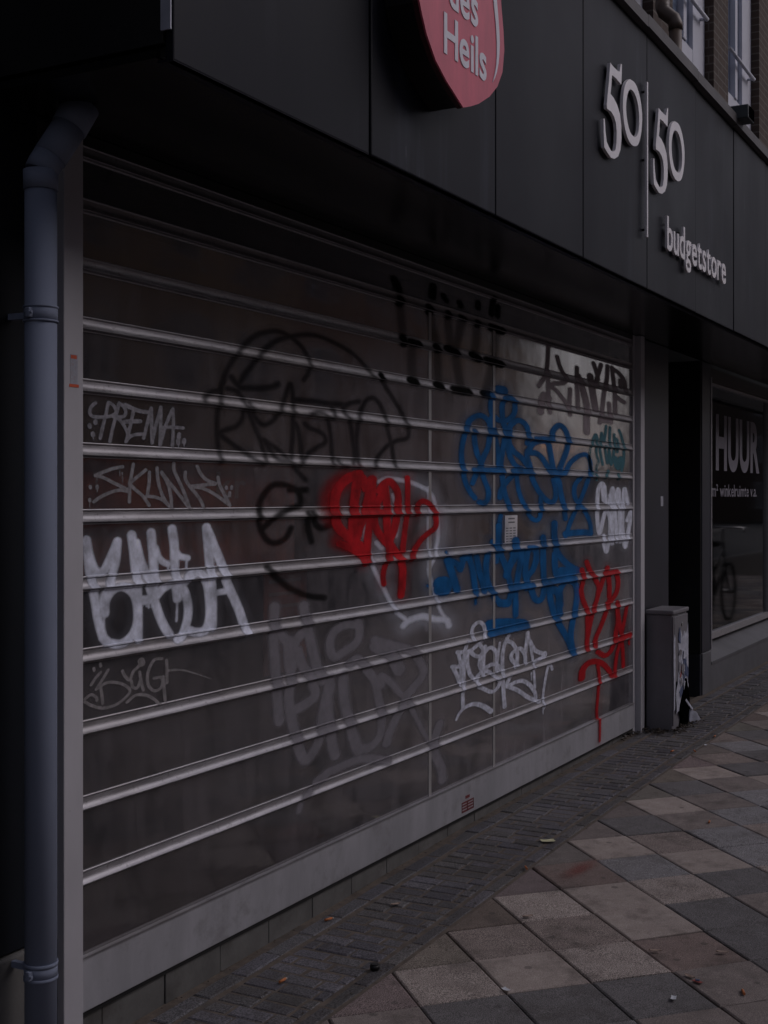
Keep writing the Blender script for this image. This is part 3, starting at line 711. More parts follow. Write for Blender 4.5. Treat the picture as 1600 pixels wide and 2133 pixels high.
for i in range(-6, 52):
    for j in range(0, 21):
        if j % 2 == 0: X, Y = x0t+sp*i, yt-h-sp*(j//2); poly = [(X,Y-h),(X+h,Y),(X,Y+h),(X-h,Y)]
        else:
            X, Y = x0t+h+sp*i, yt-sp*((j+1)//2); poly = [(X,Y-h),(X+h,Y),(X,Y+h),(X-h,Y)]
        c, s = C_SLAB[TILE_COLOURS.get((i,j), random.choice(keys))]
        k = random.uniform(1.10,1.27); parts.append((*slab(poly, random.uniform(-.002,.002), (random.uniform(-.006,.006), random.uniform(-.006,.006))), tuple(q*k for q in c), s))
    X = x0t+h+sp*i                            # the half slabs against the brick strip
    c, s = C_SLAB[random.choice('TTTSR')]; c = tuple(q*random.uniform(.90,1.0) for q in c)
    parts.append((*slab([(X-h+.004,yt),(X,yt-h),(X+h-.004,yt)], random.uniform(-.002,.001), (0,0)), c, s))
pav = tinted('pavement', M['slab'], parts); pav['kind'] = 'structure'
parts = []
def brick(xa, xb, ya, yb, base):
    k = random.uniform(.85,1.4); c = (base[0]*k, base[1]*k, base[2]*k*random.uniform(.95,1.1))
    parts.append((*slab([(xa,ya),(xb,ya),(xb,yb),(xa,yb)], random.uniform(-.003,.0015), (random.uniform(-.02,.02), random.uniform(-.02,.02)), .0042, .005), c, random.uniform(.6,1)))
x = -.2
while x < 20:
    l = random.uniform(.19,.21); brick(x, x+l, 2.338, 2.412, (.088,.088,.094)); x += l
x = -.1
while x < 20:
    l = random.uniform(.19,.21); brick(x, x+l, 1.957, 2.014, (.080,.077,.078)); x += l
x = -.2; r = 0
while x < 20:
    w = random.uniform(.068,.074); t0 = 2.326; o_ = random.choice((.05,.09,.125)) if r % 2 else .132; r += 1
    cuts = [t0, t0-o_]
    while cuts[-1]-.132 > 2.026: cuts.append(cuts[-1]-random.uniform(.126,.136))
    cuts.append(2.022)
    for a, b_ in zip(cuts, cuts[1:]):
        if a-b_ > .02: brick(x, x+w, b_, a, (.086,.084,.089))
    x += w
strip = tinted('brick_strip', M['clinker'], parts); strip['kind'] = 'structure'
# ------------------------------------------------------------------ the shop building
bld = thing('shop_building', (6, 2.7, 0), 'dark shop building with brown brick upper floor and tall white windows', 'building')
SOF = EYE + 1.015; XL, XR = 2.7095, 7.752            # soffit level, shutter opening
lw = MB()
lw.box(-3.5, 1.05, WY+.004, 2.9, .31, SOF+1.3); lw.box(1.052, 2.655, WY, 2.9, .31, SOF+1.3)
lw.build('left_wall', M['dark_wall'], bld)
lp = MB(); lp.bbox(-3.5, 2.30, WY-.012, 2.9, -.2, .302, .006); lp.bbox(2.304, 2.655, WY-.012, 2.9, -.2, .302, .006); lp.build('plinth', M['plinth'], bld)
pb = MB(); xj = 2.66
k = 0
edges = [2.66] + [3.69+.2845*i for i in range(-3, 15)]
for a, b_ in zip(edges, edges[1:]):
    if b_ > 7.86: b_ = 7.86
    if b_-a < .03: continue
    pb.bbox(a+.0015, b_-.0015, WY+.008+random.uniform(-.002,.002), WY+.14, -.25, EYE-1.447, .003)
pb.build('plinth', M['plinth'], bld)
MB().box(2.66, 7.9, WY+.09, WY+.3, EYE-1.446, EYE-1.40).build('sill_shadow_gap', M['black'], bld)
MB().box(2.66, 7.9, WY-.002, WY+.25, EYE+.985, SOF-.002).build('lintel', M['black'], bld)
pl = MB(); pl.bbox(7.883, 8.556, WY, 3.4, .345, SOF-.002, .006); pl.build('pillar', M['pillar'], bld)
MB().bbox(7.885, 8.55, WY-.006, 3.4, -.1, .34, .005).build('pillar_base', M['plinth'], bld)
MB().box(8.36, 8.42, WY-.002, WY-.0005, EYE-.055, EYE+.01).build('sticker', M['sticker'], bld)
# entrance recess
en = MB(); en.box(8.50, 9.60, 3.30, 3.38, -.1, SOF+.1); en.build('entrance_door', M['void'], bld)
MB().box(9.462, 9.48, WY+.02, 3.29, .335, SOF-.002).build('entrance_side', M['black'], bld)
MB().bbox(9.452, 9.48, WY+.02, 3.29, -.1, .33, .004).build('entrance_kick_plate', M['pillar'], bld)
cl = MB(); cl.bbox(9.482, 9.73, WY+.012, WY+.12, .34, SOF-.002, .006); cl.build('column', M['pillar'], bld)
MB().box(9.731, 9.752, WY+.006, WY+.04, .34, SOF-.1).build('column_trim', M['alu'], bld)
MB().bbox(9.482, 9.735, WY+.008, WY+.13, -.1, .335, .005).build('column_base', M['stone'], bld)
# shop window on the right
GY = 2.60
MB().bbox(9.722, 16, WY+.014, GY+.10, -.1, EYE-1.243, .006).build('stall_riser', M['stone'], bld)
sl = MB(); sl.profile_x([(WY+.005, EYE-1.243+.001), (GY+.06, EYE-1.135), (GY+.06, EYE-1.26), (WY+.005, EYE-1.262)], 9.735, 16); sl.build('window_ledge', M['stone'], bld)
sw = MB(); sw.box(9.735, 9.775, GY-.05, GY+.02, EYE-1.125, SOF-.1); sw.box(9.775, 16, GY-.035, GY+.02, EYE-1.125, EYE-1.075); sw.box(12.4, 12.45, GY-.04, GY+.02, EYE-1.075, EYE+.90)
sw.box(9.775, 16, GY-.04, GY+.02, EYE+.90, SOF-.1)
fr = sw.build('shop_window', M['alu'], bld); 
MB().box(9.775, 16, GY-.006, GY+.002, EYE-1.075, EYE+.90).build('pane', M['glass'], fr)
MB().box(9.735, 16, GY-.08, GY+.3, SOF-.099, SOF-.002).build('window_header', simple('brown_header',(.05,.04,.032),.6), bld)
it = MB(); it.box(9.6, 16.1, 4.2, 4.3, -.1, 2.7); it.box(9.6, 16, 2.72, 4.19, .1, .15); it.box(15.9, 16.1, 2.72, 4.19, -.1, 2.7); it.box(9.6, 15.88, 2.92, 4.19, 2.6, 2.7); it.box(9.6, 9.66, 3.40, 4.19, .16, 2.59); it.box(10.35, 10.45, 2.66, 2.75, .4, 2.6); it.build('back_room', M['void'], bld)
# room behind the shutter
rm = MB(); rm.box(2.5, 7.9, 3.3, 3.36, -.1, 2.7); rm.box(2.60, 2.66, WY+.14, 3.3, -.1, 2.7); rm.box(2.5, 7.9, WY+.3, 3.3, -.02, .02); rm.box(7.76, 7.80, WY+.16, 3.3, -.1, 2.6)
rm.build('shop_interior', M['interior'], bld)
MB().box(2.66, 7.76, WY+.24, WY+.246, .05, 2.5).build('display_glass', M['glass'], bld)
# upper floor
BY = 2.45; ZW = EYE+3.17
op = [(8.70+1.59*k, 9.83+1.59*k) for k in range(-6, 6)]
up = MB(); e = -3.5
for a, b_ in op + [(20, 20)]:
    if a < e: continue
    up.box(e, a, BY, 3.2, ZW-.08, 9.4); e = b_
for a, b_ in op: up.box(a, b_, BY+.02, 3.2, EYE+5.6, 9.4)
up.build('upper_wall', M['brick'], bld)
MB().box(-3.5, 20, BY+.006, 3.2, EYE+2.0, ZW-.082).build('parapet_wall', simple('dark_parapet',(.028,.027,.028),.7), bld)
MB().box(-3.5, 20, WY+.30, 3.2, SOF+.0, EYE+2.0).build('inner_wall', M['black'], bld)
MB().box(-3.6, 20.1, 2.3, 9, 9.402, 9.7).build('roof', M['roof'], bld)
def up_window(a, b_, first):
    if first is not None:
        w = first.copy(); COL.objects.link(w); w.parent = bld; w.location = first.location + Vector((a-first['x0'],0,0))
        for ch in first.children:
            c = ch.copy(); COL.objects.link(c); c.parent = w; c.location = ch.location
        return w
    y = BY+.09; g = MB(); z1 = EYE+5.6
    g.bbox(a+.002, a+.07, y-.02, y+.05, ZW, z1); g.bbox(b_-.34, b_-.002, y-.02, y+.05, ZW, z1); g.bbox(a+.07, b_-.34, y-.018, y+.05, ZW, ZW+.16); g.bbox(a+.50, a+.58, y-.03, y+.05, ZW+.16, z1)
    g.bbox(a+.07, b_-.34, y-.018, y+.05, z1-.1, z1)
    w = g.build('window', M['white_frame'], bld, loc=(a, y, ZW)); w['x0'] = a
    MB().box(a+.07, b_-.34, y+.01, y+.016, ZW+.16, z1-.1).build('pane', M['pane'], w)
    MB().box(a+.535, b_-.335, y+.02, y+.03, ZW+.16, z1-.1).build('blind', M['blind'], w); MB().box(a+.065, a+.5345, y+.022, y+.032, ZW+.16, z1-.1).build('sky_sheen_sheet', M['sky_sheen_sheet'], w)
    t = MB(); t.tube([(a+.10, y-.07, ZW+.45), (b_-.12, y-.07, ZW+.45)], .016, 10); t.tube([(b_-.14, y-.07, ZW+.45), (b_-.14, y, ZW+.45)], .013, 8); t.tube([(a+.12, y-.07, ZW+.45), (a+.12, y, ZW+.45)], .013, 8)
    t.build('guard_rail', M['white_frame'], w)
    MB().box(a-.02, b_+.02, y+.4, y+.42, ZW-.1, z1+.1).build('dark_room', M['interior'], w)
    return w
w0 = None
for a, b_ in op:
    if a < 5: continue
    w = up_window(a, b_, w0); w0 = w0 or w
del w0['x0']
for c in bld.children:
    if 'x0' in c: del c['x0']
# ------------------------------------------------------------------ canopy with its fascia
FY = 1.82; CX = 2.351
can = thing('shop_canopy', (6, 2.1, SOF), 'long dark blue-grey fascia canopy carrying the shop signs over the shutter', 'canopy')
ZT = EYE+2.222
je = [CX+.004, 3.284, 4.198, 5.113, 6.014, 6.908, 7.78, 8.66, 9.54, 10.42, 11.3, 12.2, 13.1, 14.0, 15, 16]
for a, b_ in zip(je, je[1:]):
    yj = random.uniform(-.003,.003)
    g = MB(); g.bbox(a+.0035, b_-.0035, FY+yj, FY+.028, SOF-.012, ZT, .004)
    g.box(a+.004, b_-.004, FY+.004, FY+.05, SOF-.012, SOF-.006)
    g.build('fascia_panel', M['fascia'], can)
MB().box(CX, CX+.02, FY+.03, WY-.003, SOF+.03, ZT).build('end_panel', M['black'], can)
MB().box(CX+.02, 16, FY+.03, FY+.06, SOF+.004, ZT-.002).build('backing', M['black'], can)
MB().box(CX+.004, 16, FY+.051, WY+.02, SOF, SOF+.02).build('soffit', M['soffit'], can)
MB().box(CX-.004, CX+.001, FY+.004, FY+.032, EYE+1.072, ZT).build('corner_trim', simple('pale_trim',(.4,.42,.5),.5), can)
cp = MB()
for i in range(16):
    a = CX-.02+i*.9; sag = .012*math.sin(i*1.9)
    cp.profile_x([(FY-.035, ZT+.004+sag*.3), (FY-.035, ZT+.060+sag*.4), (FY+.06, ZT+.066), (WY+.01, ZT+.075), (WY+.01, ZT+.002)], a, a+.897)
cp.build('coping', M['coping'], can)
# ------------------------------------------------------------------ roller shutter
sh = thing('roller_shutter', (5.25, WY, 0), 'graffiti-covered roller shutter of clear slats with rounded aluminium bars', 'roller shutter')
BARS = [EYE+b for b in (.960,.814,.649,.484,.311,.133,-.053,-.240,-.440,-.641,-.850,-1.058)]
RAIL_T, RAIL_B = EYE-1.274, EYE-1.428
RT, HT = .0138, .0145           # half height and depth of a bar
def cove(t): u = (RT-t)/(2*RT); return .0025+(HT-.0025)*u**2.8
for k, z in enumerate(BARS):
    arc = [(WY-cove(t), z+t) for t in [RT-2*RT*i/12 for i in range(13)]] + [(WY-cove(-RT)+.0012, z-RT-.0009)]
    prof = [(WY+.006, z+.0215), (WY-.0035, z+.0215), (WY-.0048, z+.019), (WY-.0035, z+.0165), (WY-.0002, z+.0160), (WY-.0002, z+.0142)] + arc + [(WY-.0002, z-.0146), (WY-.0002, z-.0160), (WY-.0035, z-.0165), (WY-.0048, z-.019), (WY-.0035, z-.0215), (WY+.006, z-.0215)]
    MB().profile_x(prof, XL, XR-.012).build('bar', M['bar'], sh)
    zb = BARS[k+1] if k+1 < 12 else RAIL_T-.0215
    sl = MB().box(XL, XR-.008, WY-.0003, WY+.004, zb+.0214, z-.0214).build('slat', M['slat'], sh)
    for xx, k0 in ((4.917, 1), (5.60, 1)):
        if k >= k0:
            dx = .013
            MB().box(xx-dx, xx+dx, WY-.0024, WY+.001, zb+.022, z-.022).build('joint_strip', M['joint'], sl)
MB().box(XL, XR, WY+.0, WY+.02, BARS[0]+.021, SOF-.003).build('top_slat', M['black'], sh)
rl = MB(); rl.bbox(XL, XR-.006, WY-.012, WY+.03, RAIL_B, RAIL_T-.004, .003); rl.build('bottom_rail', M['rail'], sh)
MB().box(XL, XR-.006, WY-.0165, WY-.0008, RAIL_T-.0038, RAIL_T+.001).build('rail_lip', M['bar'], sh)
MB().box(XL, XR-.006, WY+.0, WY+.025, RAIL_B-.018, RAIL_B-.001).build('rubber_seal', M['tyre'], sh)
g = MB(); g.bbox(2.632, 2.709, WY-.034, WY+.05, EYE-1.467, SOF-.02, .003); gl = g.build('guide_rail', M['post'], sh)
g = MB(); g.bbox(7.800, 7.878, WY-.040, WY+.05, .025, SOF-.003, .003); g.box(7.752, 7.799, WY-.004, WY+.05, .025, SOF-.003); g.build('guide_rail', M['post'], sh)
bk = MB(); bk.box(2.56, 2.631, WY-.006, WY+.0, .33, SOF-.01); bk.build('backing_strip', M['black'], bld)
# stickers
def wbox(x0, x1, z0, z1, y, d, m, name, parent, label=None):
    o = MB().box(x0, x1, y-d, y, z0, z1).build(name, m, parent)
    if label: o['label'] = label
    return o
st = wbox(2.656, 2.685, EYE+.302, EYE+.390, WY-.0341, .0006, M['sticker'], 'sticker', gl, 'pale sticker with orange ends on the left post')
wbox(2.652, 2.689, EYE+.301, EYE+.309, WY-.0348, .0005, M['orange'], 'sticker_band', gl); wbox(2.658, 2.681, EYE+.378, EYE+.388, WY-.0348, .0005, M['orange'], 'sticker_band', gl)
# warning sticker on the rail
sk = MB(); zx = lambda r: EYE-1.412+r*.9
for r0, r1 in ((.0,.010),(.016,.024),(.030,.038),(.044,.052)): sk.box(5.215, 5.345, WY-.0128, WY-.0122, zx(r0), zx(r1))
sk.box(5.215, 5.222, WY-.0128, WY-.0122, zx(0), zx(.052)); sk.box(5.27, 5.28, WY-.0128, WY-.0122, zx(0), zx(.052)); sk.box(5.338, 5.345, WY-.0128, WY-.0122, zx(0), zx(.052)); sk.box(5.255, 5.30, WY-.0128, WY-.0122, zx(.064), zx(.078))
o = sk.build('sticker', M['red_print'], sh); o['label'] = 'small red warning sticker on the bottom rail'
# ---- the graffiti: paint lying on slats and bars
def catmull(p, n=5):
    p = np.array(p, float)
    if len(p) < 3: return np.array([p[0]*(1-t)+p[-1]*t for t in np.linspace(0,1,4)])
    q = np.vstack([2*p[0]-p[1], p, 2*p[-1]-p[-2]]); out = []
    for i in range(1, len(q)-2):
        for t in np.linspace(0,1,n,endpoint=False):
            out.append(.5*((2*q[i])+(-q[i-1]+q[i+1])*t+(2*q[i-1]-5*q[i]+4*q[i+1]-q[i+2])*t*t+(-q[i-1]+3*q[i]-3*q[i+1]+q[i+2])*t**3))
    out.append(p[-1]); return np.array(out)
def surf(z):
    off = np.zeros_like(z)
    for b in BARS:
        t = np.abs(z-b); off = np.maximum(off, np.where(t < RT, cove(np.clip(z-b,-RT,RT)), 0)); off = np.maximum(off, np.where((t > .0162)&(t < .0218), .0050, 0))
    return np.maximum(off, np.where((z < RAIL_T+.004), .0155, 0))
WIDTH = dict(grey_mor=1.22, uffa=1.02, white_outline=1.3, black_head=.9, black_er=.88, blue_big=1.12, blue_name=1.12, red_yr=1.1)
def graffiti(name, keys, m, layer, soft, label, emax=1.6, step=.0045, xlim=(XL+.001, XR-.012)):
    S_ = []
    for key in keys:
        for line in TAGS[key].strip().split('\n'):
            a, b = line.split(':'); w1, w2, ax = [float(q) for q in a.split(',')]
            kk = WIDTH.get(key, 1.06); S_.append((w1/1e4*kk, w2/1e4*kk, ax/100, catmull([[float(u)/1000 for u in q.split(',')] for q in b.split()])))
    P = np.vstack([s[3] for s in S_]); pad = max(s[0] for s in S_)/2+soft*emax+.01; amax = max(s[2] for s in S_)
    x0, x1 = max(xlim[0], P[:,0].min()-pad*amax), min(xlim[1], P[:,0].max()+pad*amax); z0, z1 = max(RAIL_B+.002, P[:,1].min()-pad), min(SOF-.03, P[:,1].max()+pad)
    am = np.mean([s[2] for s in S_]); X = np.arange(x0, x1+step, step*min(am,2.2)); Z = list(np.arange(z0, z1, step))
    for b in BARS:
        Z += [b+s_*q for s_ in (1,-1) for q in (0,.004,.007,.0095,.0115,.0128,.0135,.0139,.0160,.0163,.019,.0217,.0220)]
    Z = np.unique(np.round([z for z in Z if z0 <= z <= z1], 5)); XX, ZZ = np.meshgrid(X, Z); E = np.full(XX.shape, 99.)
    for w1, w2, ax, pts in S_:
        n = len(pts)-1
        for i in range(n):
            a, b = pts[i], pts[i+1]; w = w1+(w2-w1)*(i+.5)/n; r = w/2+soft*emax+.006
            i0, i1 = np.searchsorted(X, min(a[0],b[0])-r*ax), np.searchsorted(X, max(a[0],b[0])+r*ax); j0, j1 = np.searchsorted(Z, min(a[1],b[1])-r), np.searchsorted(Z, max(a[1],b[1])+r)
            if i1 <= i0 or j1 <= j0: continue
            px, pz = (XX[j0:j1,i0:i1]-a[0])/ax, ZZ[j0:j1,i0:i1]-a[1]; dx, dz = (b[0]-a[0])/ax, b[1]-a[1]; L = dx*dx+dz*dz+1e-12
            t = np.clip((px*dx+pz*dz)/L, 0, 1); d = np.hypot(px-t*dx, pz-t*dz)
            E[j0:j1,i0:i1] = np.minimum(E[j0:j1,i0:i1], (d-w/2)/soft)
    nz, nx = E.shape; Y = WY-surf(ZZ)-.0007-.00035*layer
    q = np.minimum(np.minimum(E[:-1,:-1],E[1:,:-1]), np.minimum(E[:-1,1:],E[1:,1:])) < emax
    jj, ii = np.nonzero(q); idx = lambda j,i: j*nx+i
    F = np.stack([idx(jj,ii), idx(jj,ii+1), idx(jj+1,ii+1), idx(jj+1,ii)], 1); used, inv = np.unique(F, return_inverse=True); F = inv.reshape(F.shape)
    o0 = org(sh); V = np.stack([XX.ravel()[used]-o0.x, Y.ravel()[used]-o0.y, ZZ.ravel()[used]-o0.z], 1)
    me = bpy.data.meshes.new(name); me.from_pydata(V.tolist(), [], F.tolist()); me.update()
    at = me.attributes.new('edge', 'FLOAT', 'POINT'); at.data.foreach_set('value', E.ravel()[used].astype('f')); me.polygons.foreach_set('use_smooth', [True]*len(me.polygons))
    me.materials.append(m); o = bpy.data.objects.new(name, me); COL.objects.link(o); o.parent = sh; o['label'] = label; return o
WHITE = (.66,.69,.80)
graffiti('spray_tag', ['black_fade'], paint('faded_black_spray', (.012,.012,.012), .4, .36, rough=.95, spec=.05), 0, .012, 'faded black lettering on the upper slats')
graffiti('spray_tag', ['black_blobs'], paint('black_spray', (.006,.006,.006), .3, .9, rough=.95, spec=.05), 1, .006, 'black blobs crossing the top bars')
graffiti('spray_tag', ['grey_mor'], paint('grey_purple_spray', (.215,.205,.23), .3, .86, rough=.7, spec=.2), 1, .010, 'large dull grey lettering low in the middle')
graffiti('spray_tag', ['black_head'], paint('black_head_spray', (.008,.008,.010), .5, .62, rough=.95, spec=.05), 2, .010, 'black round scrawl with scribbled letters on the left half')
graffiti('spray_tag', ['black_er'], paint('black_er_spray', (.007,.007,.007), .4, .7, rough=.95, spec=.05), 2, .008, 'black loop like a letter e with a long tail')
graffiti('marker_tag', ['prema'], paint('grey_marker', (.25,.245,.27), .2, .9, var=.35, nscale=60), 1, .0022, 'grey marker tag in the row above the reddish poster', step=.0034)
graffiti('marker_tag', ['skunk'], paint('grey_marker_b', (.25,.24,.255), .2, .9, var=.35, nscale=60), 1, .0022, 'grey marker tag in front of the reddish poster', step=.0034)
graffiti('marker_tag', ['brigt'], paint('dim_grey_marker', (.27,.255,.26), .2, .8, var=.3, nscale=60), 1, .0022, 'dim grey marker tag below the big white letters', step=.0034)
graffiti('spray_tag', ['uffa'], paint('white_spray', WHITE, .4, .96, .05, var=.4, nscale=14), 2, .005, 'large dripping white letters at the left post', emax=5)
graffiti('spray_tag', ['white_haze'], paint('white_mist', WHITE, .8, .22), 2, .040, 'pale spray mist around the white outline', emax=1.3, step=.008)
graffiti('spray_tag', ['white_outline'], paint('white_outline_spray', WHITE, .5, .9, .16), 3, .009, 'soft white outline around the red scrawl', emax=6)
graffiti('spray_tag', ['red_mist'], paint('red_mist', (.30,.008,.012), .9, .75), 4, .030, 'red spray mist left of the red scrawl', emax=1.3, step=.008)
graffiti('spray_tag', ['red_scrawl'], paint('red_spray', (.36,.007,.012), .5, .97, .14, var=.5, nscale=11), 5, .006, 'thick red scrawl with a hooked tail', emax=5)
graffiti('spray_tag', ['dark_grey'], paint('dark_grey_spray', (.30,.26,.28), .3, .92, rough=.9, spec=.1), 1, .006, 'dark grey letters in the upper right corner')
graffiti('spray_tag', ['blue_big'], paint('blue_spray', (.004,.092,.265), .45, .97, .12, var=.34, nscale=9), 3, .007, 'large bright blue looping letters', emax=5)
graffiti('spray_tag', ['blue_name'], paint('blue_spray_b', (.004,.092,.265), .45, .97, .12, var=.34, nscale=9), 4, .007, 'bright blue name written under the looping letters', emax=5)
graffiti('spray_tag', ['white_tengd'], paint('thin_white_spray', (.58,.60,.70), .3, .88, var=.35, nscale=40), 5, .0035, 'tangled white marker letters low on the right')
graffiti('spray_tag', ['cyan_bits'], paint('teal_spray', (.055,.165,.205), .3, .9), 3, .004, 'small teal scribble at the right post')
graffiti('spray_tag', ['white_smc'], paint('white_smc_spray', WHITE, .4, .92, .08, var=.25), 4, .005, 'white narrow letters at the right post', emax=5)
TAGS['red_yr'] = TAGS_RED
graffiti('spray_tag', ['red_yr'], paint('red_spray_b', (.36,.007,.012), .4, .97, .10, var=.2), 6, .0055, 'dripping red letters in the lower right corner', emax=5)
# ------------------------------------------------------------------ posters and notice behind the shutter
PY = WY+.06
def text_mesh(s, size, depth, sx=1.0, bold=0.0):
    cu = bpy.data.curves.new('t', 'FONT'); cu.body = s; cu.size = size; cu.extrude = depth/2; cu.offset = bold; cu.resolution_u = 6
    o = bpy.data.objects.new('t', cu); COL.objects.link(o); bpy.context.view_layer.update()
    me = bpy.data.meshes.new_from_object(o.evaluated_get(bpy.context.evaluated_depsgraph_get())); bpy.data.objects.remove(o); bpy.data.curves.remove(cu)
    v = np.array([p.co[:] for p in me.vertices]); f = [tuple(p.vertices) for p in me.polygons]; bpy.data.meshes.remove(me); v[:,0] *= sx; return v, f
def letters(s, x0, x1, zb, height, y, depth, ref='l', bold=.012):
    """flat lettering standing in the x-z plane: returns one MB per character, fitted between x0 and x1; height is that of the character ref"""
    rv, _ = text_mesh(ref, 1, 0); size = height/(rv[:,1].max()-max(0,rv[:,1].min()))
    gl = []; x = 0
    for ch in s:
        if ch == ' ': x += .26; continue
        v, f = text_mesh(ch, 1, 1, 1, bold); w = v[:,0].max()-v[:,0].min(); v[:,0] += x-v[:,0].min(); x += w+.075; gl.append((v, f))
    x -= .075; out = []
    for v, f in gl:
        m = MB(); m.add([(x0+p[0]/x*(x1-x0), y-p[2]*depth, zb+p[1]*size) for p in v], f); out.append(m)
    return out
def joined(ms):
    b = MB()
    for m in ms: b.add(m.v, m.f)
    return b
po = MB().box(2.80, 3.93, PY-.004, PY, EYE-.235, EYE+.135).build('poster', M['poster_red'], None, (3.35, PY, EYE-.05)); tag(po, 'faded red poster behind the slats on the far left', 'poster')
joined(letters('kr', 3.45, 3.62, EYE+.0, .085, PY-.006, .001, 'k')).build('print', M['poster_text'], po)
po = MB().box(3.72, 4.00, PY-.012, PY-.008, EYE-.62, EYE-.245).build('poster', M['poster_brown'], None, (3.86, PY-.01, EYE-.43)); tag(po, 'small reddish brown poster behind the slats left of the red scrawl', 'poster')
pr = MB()
for q in range(4): pr.box(3.75, 3.96-.03*(q%2), PY-.014, PY-.0125, EYE-.30-.045*q, EYE-.288-.045*q)
pr.build('print', M['poster_text'], po)
nx0, nx1 = 5.73, 5.885
no = MB(); no.add([(nx0,WY-.0010,EYE-.245),(nx1,WY-.0010,EYE-.245),(nx1+.006,WY-.0010,EYE-.085),(nx0+.006,WY-.0010,EYE-.085),(nx0,WY-.0004,EYE-.245),(nx1,WY-.0004,EYE-.245),(nx1+.006,WY-.0004,EYE-.085),(nx0+.006,WY-.0004,EYE-.085)],[(0,1,2,3),(7,6,5,4),(0,4,5,1),(1,5,6,2),(2,6,7,3),(3,7,4,0)])
no = no.build('paper_notice', M['notice'], None, (5.8, WY+.012, EYE-.16)); tag(no, 'white printed notice stuck on a slat between the two blue tags', 'notice')
pr = MB()
for q in range(2): pr.box(nx0+.045, nx1-.03, WY-.0014, WY-.0011, EYE-.105-.018*q, EYE-.098-.018*q)
for q in range(7):
    for a in (.015,.06,.105): pr.box(nx0+a, nx0+a+.032, WY-.0014, WY-.0011, EYE-.150-.013*q, EYE-.145-.013*q)
pr.build('print', M['print'], no)
# ------------------------------------------------------------------ drainpipe at the left
dp = thing('drainpipe', (2.467, 2.33, -.06), 'blue-grey plastic drainpipe beside the shutter with a bend into the soffit', 'drainpipe')
MB().tube([(2.467,2.33,-.2),(2.467,2.33,EYE+.80)], .0405, 32).build('pipe', M['pipe'], dp)
el = MB(); pts = [(2.467,2.33,EYE+.785),(2.467,2.33,EYE+.835)]
el.tube(pts, .044, 32); el.tube([(2.467,2.33,EYE+.83),(2.474,2.325,EYE+.85),(2.492,2.315,EYE+.885)], .0425, 32); el.build('elbow', M['pipe'], dp)
e2 = MB(); e2.tube([(2.486,2.318,EYE+.872),(2.535,2.29,EYE+.965)], .044, 32); e2.tube([(2.53,2.293,EYE+.955),(2.56,2.275,EYE+1.02)], .047, 32); e2.build('elbow', M['pipe'], dp)
def clamp(z, dbl):
    c = MB()
    if dbl:
        for q in (-.018,.018): c.tube([(2.467,2.33,z+q-.005),(2.467,2.33,z+q+.005)], .0435, 32)
        c.tube([(2.467,2.33,z-.016),(2.467,2.33,z+.016)], .0422, 32)
    else:
        c.tube([(2.467,2.33,z-.018),(2.467,2.33,z+.018)], .0425, 32)
        for q in (-.018,.018): c.tube([(2.467,2.33,z+q-.0025),(2.467,2.33,z+q+.0025)], .0445, 32)
    c.bbox(2.412, 2.428, 2.318, 2.332, z-.012, z+.012, .003); c.tube([(2.417,2.312,z),(2.417,2.338,z)], .004, 10); c.box(2.46, 2.475, 2.36, WY, z-.008, z+.008)
    c.build('pipe_clamp', M['pipe'], dp)
clamp(EYE+.468, False); clamp(EYE-1.205, True)
# ------------------------------------------------------------------ signs
shield = thing('shield_sign', (3.58, FY-.08, EYE+1.2), 'faded red shield sign with white lettering hanging on the dark fascia', 'sign')
left = SHIELD[:7]; right = SHIELD[7:]
ztop = SHIELD[0][1]
L0, R0 = left[0][0], right[-1][0]; cm = (L0+R0)/2
full = [(L0-.016, ztop+.22), (L0-.012, ztop+.12), (L0-.007, ztop+.05)] + left + right + [(R0+.001, ztop+.05), (R0+.001, ztop+.12), (R0-.001, ztop+.22), (R0-.012, ztop+.32), (cm+.16, ztop+.30), (cm, ztop+.34), (cm-.16, ztop+.30), (L0-.004, ztop+.32)]
SY = 1.70; SC = SHIELD[6][0]
def scaled(poly, k): 
    mx, mz = SC, ztop; return [(mx+(x-mx)*k, mz+(z-mz)*k) for x, z in poly]
MB().prism(full, SY, SY+.006).build('face', M['sign_red'], shield)
MB().prism(scaled(full, 1.006), SY+.006, SY+.022).build('rim', M['sign_rim'], shield)
MB().prism(scaled(full, .985), SY+.022, FY-.004).build('sign_box', M['sign_side'], shield)
b = joined(letters('Heils', 3.525, 3.843, EYE+1.359, .119, SY-.001, .003, 'H', .018)); b.build('lettering', M['sign_white'], shield)
b = joined(letters('des', 3.560, 3.776, EYE+1.513, .119, SY-.001, .003, 'd', .018)); b.build('lettering', M['sign_white'], shield)
sw2 = SWOOSH[:]; zt = SWOOSH[0][1]
sw2 = [(SWOOSH[0][0]-.004, zt+.22), (SWOOSH[1][0]-.012, zt+.22)] + SWOOSH[1:] + SWOOSH[:1]
MB().prism(sw2, SY-.0025, SY-.0003).build('swoosh', M['sign_white'], shield)
LY = 1.795
num = thing('number_sign', (6, FY, EYE+1.8), 'pale raised numerals 50|50 standing on pins off the dark fascia', 'sign')
def pin(px, pz, parent, r=.006): return MB().tube([(px, LY+.012, pz), (px, FY+.004, pz)], r, 10).build('pin', M['pin'], parent)
def mv(p, dx, dz): return [(x+dx, z+dz) for x, z in p]
d5 = (FIVE_B[0][0]-FIVE[0][0], FIVE_B[0][1]-FIVE[0][1]); 
d0 = (ZERO_B[0][0]-ZERO_OUT[0][0], ZERO_B[0][1]-ZERO_OUT[0][1])
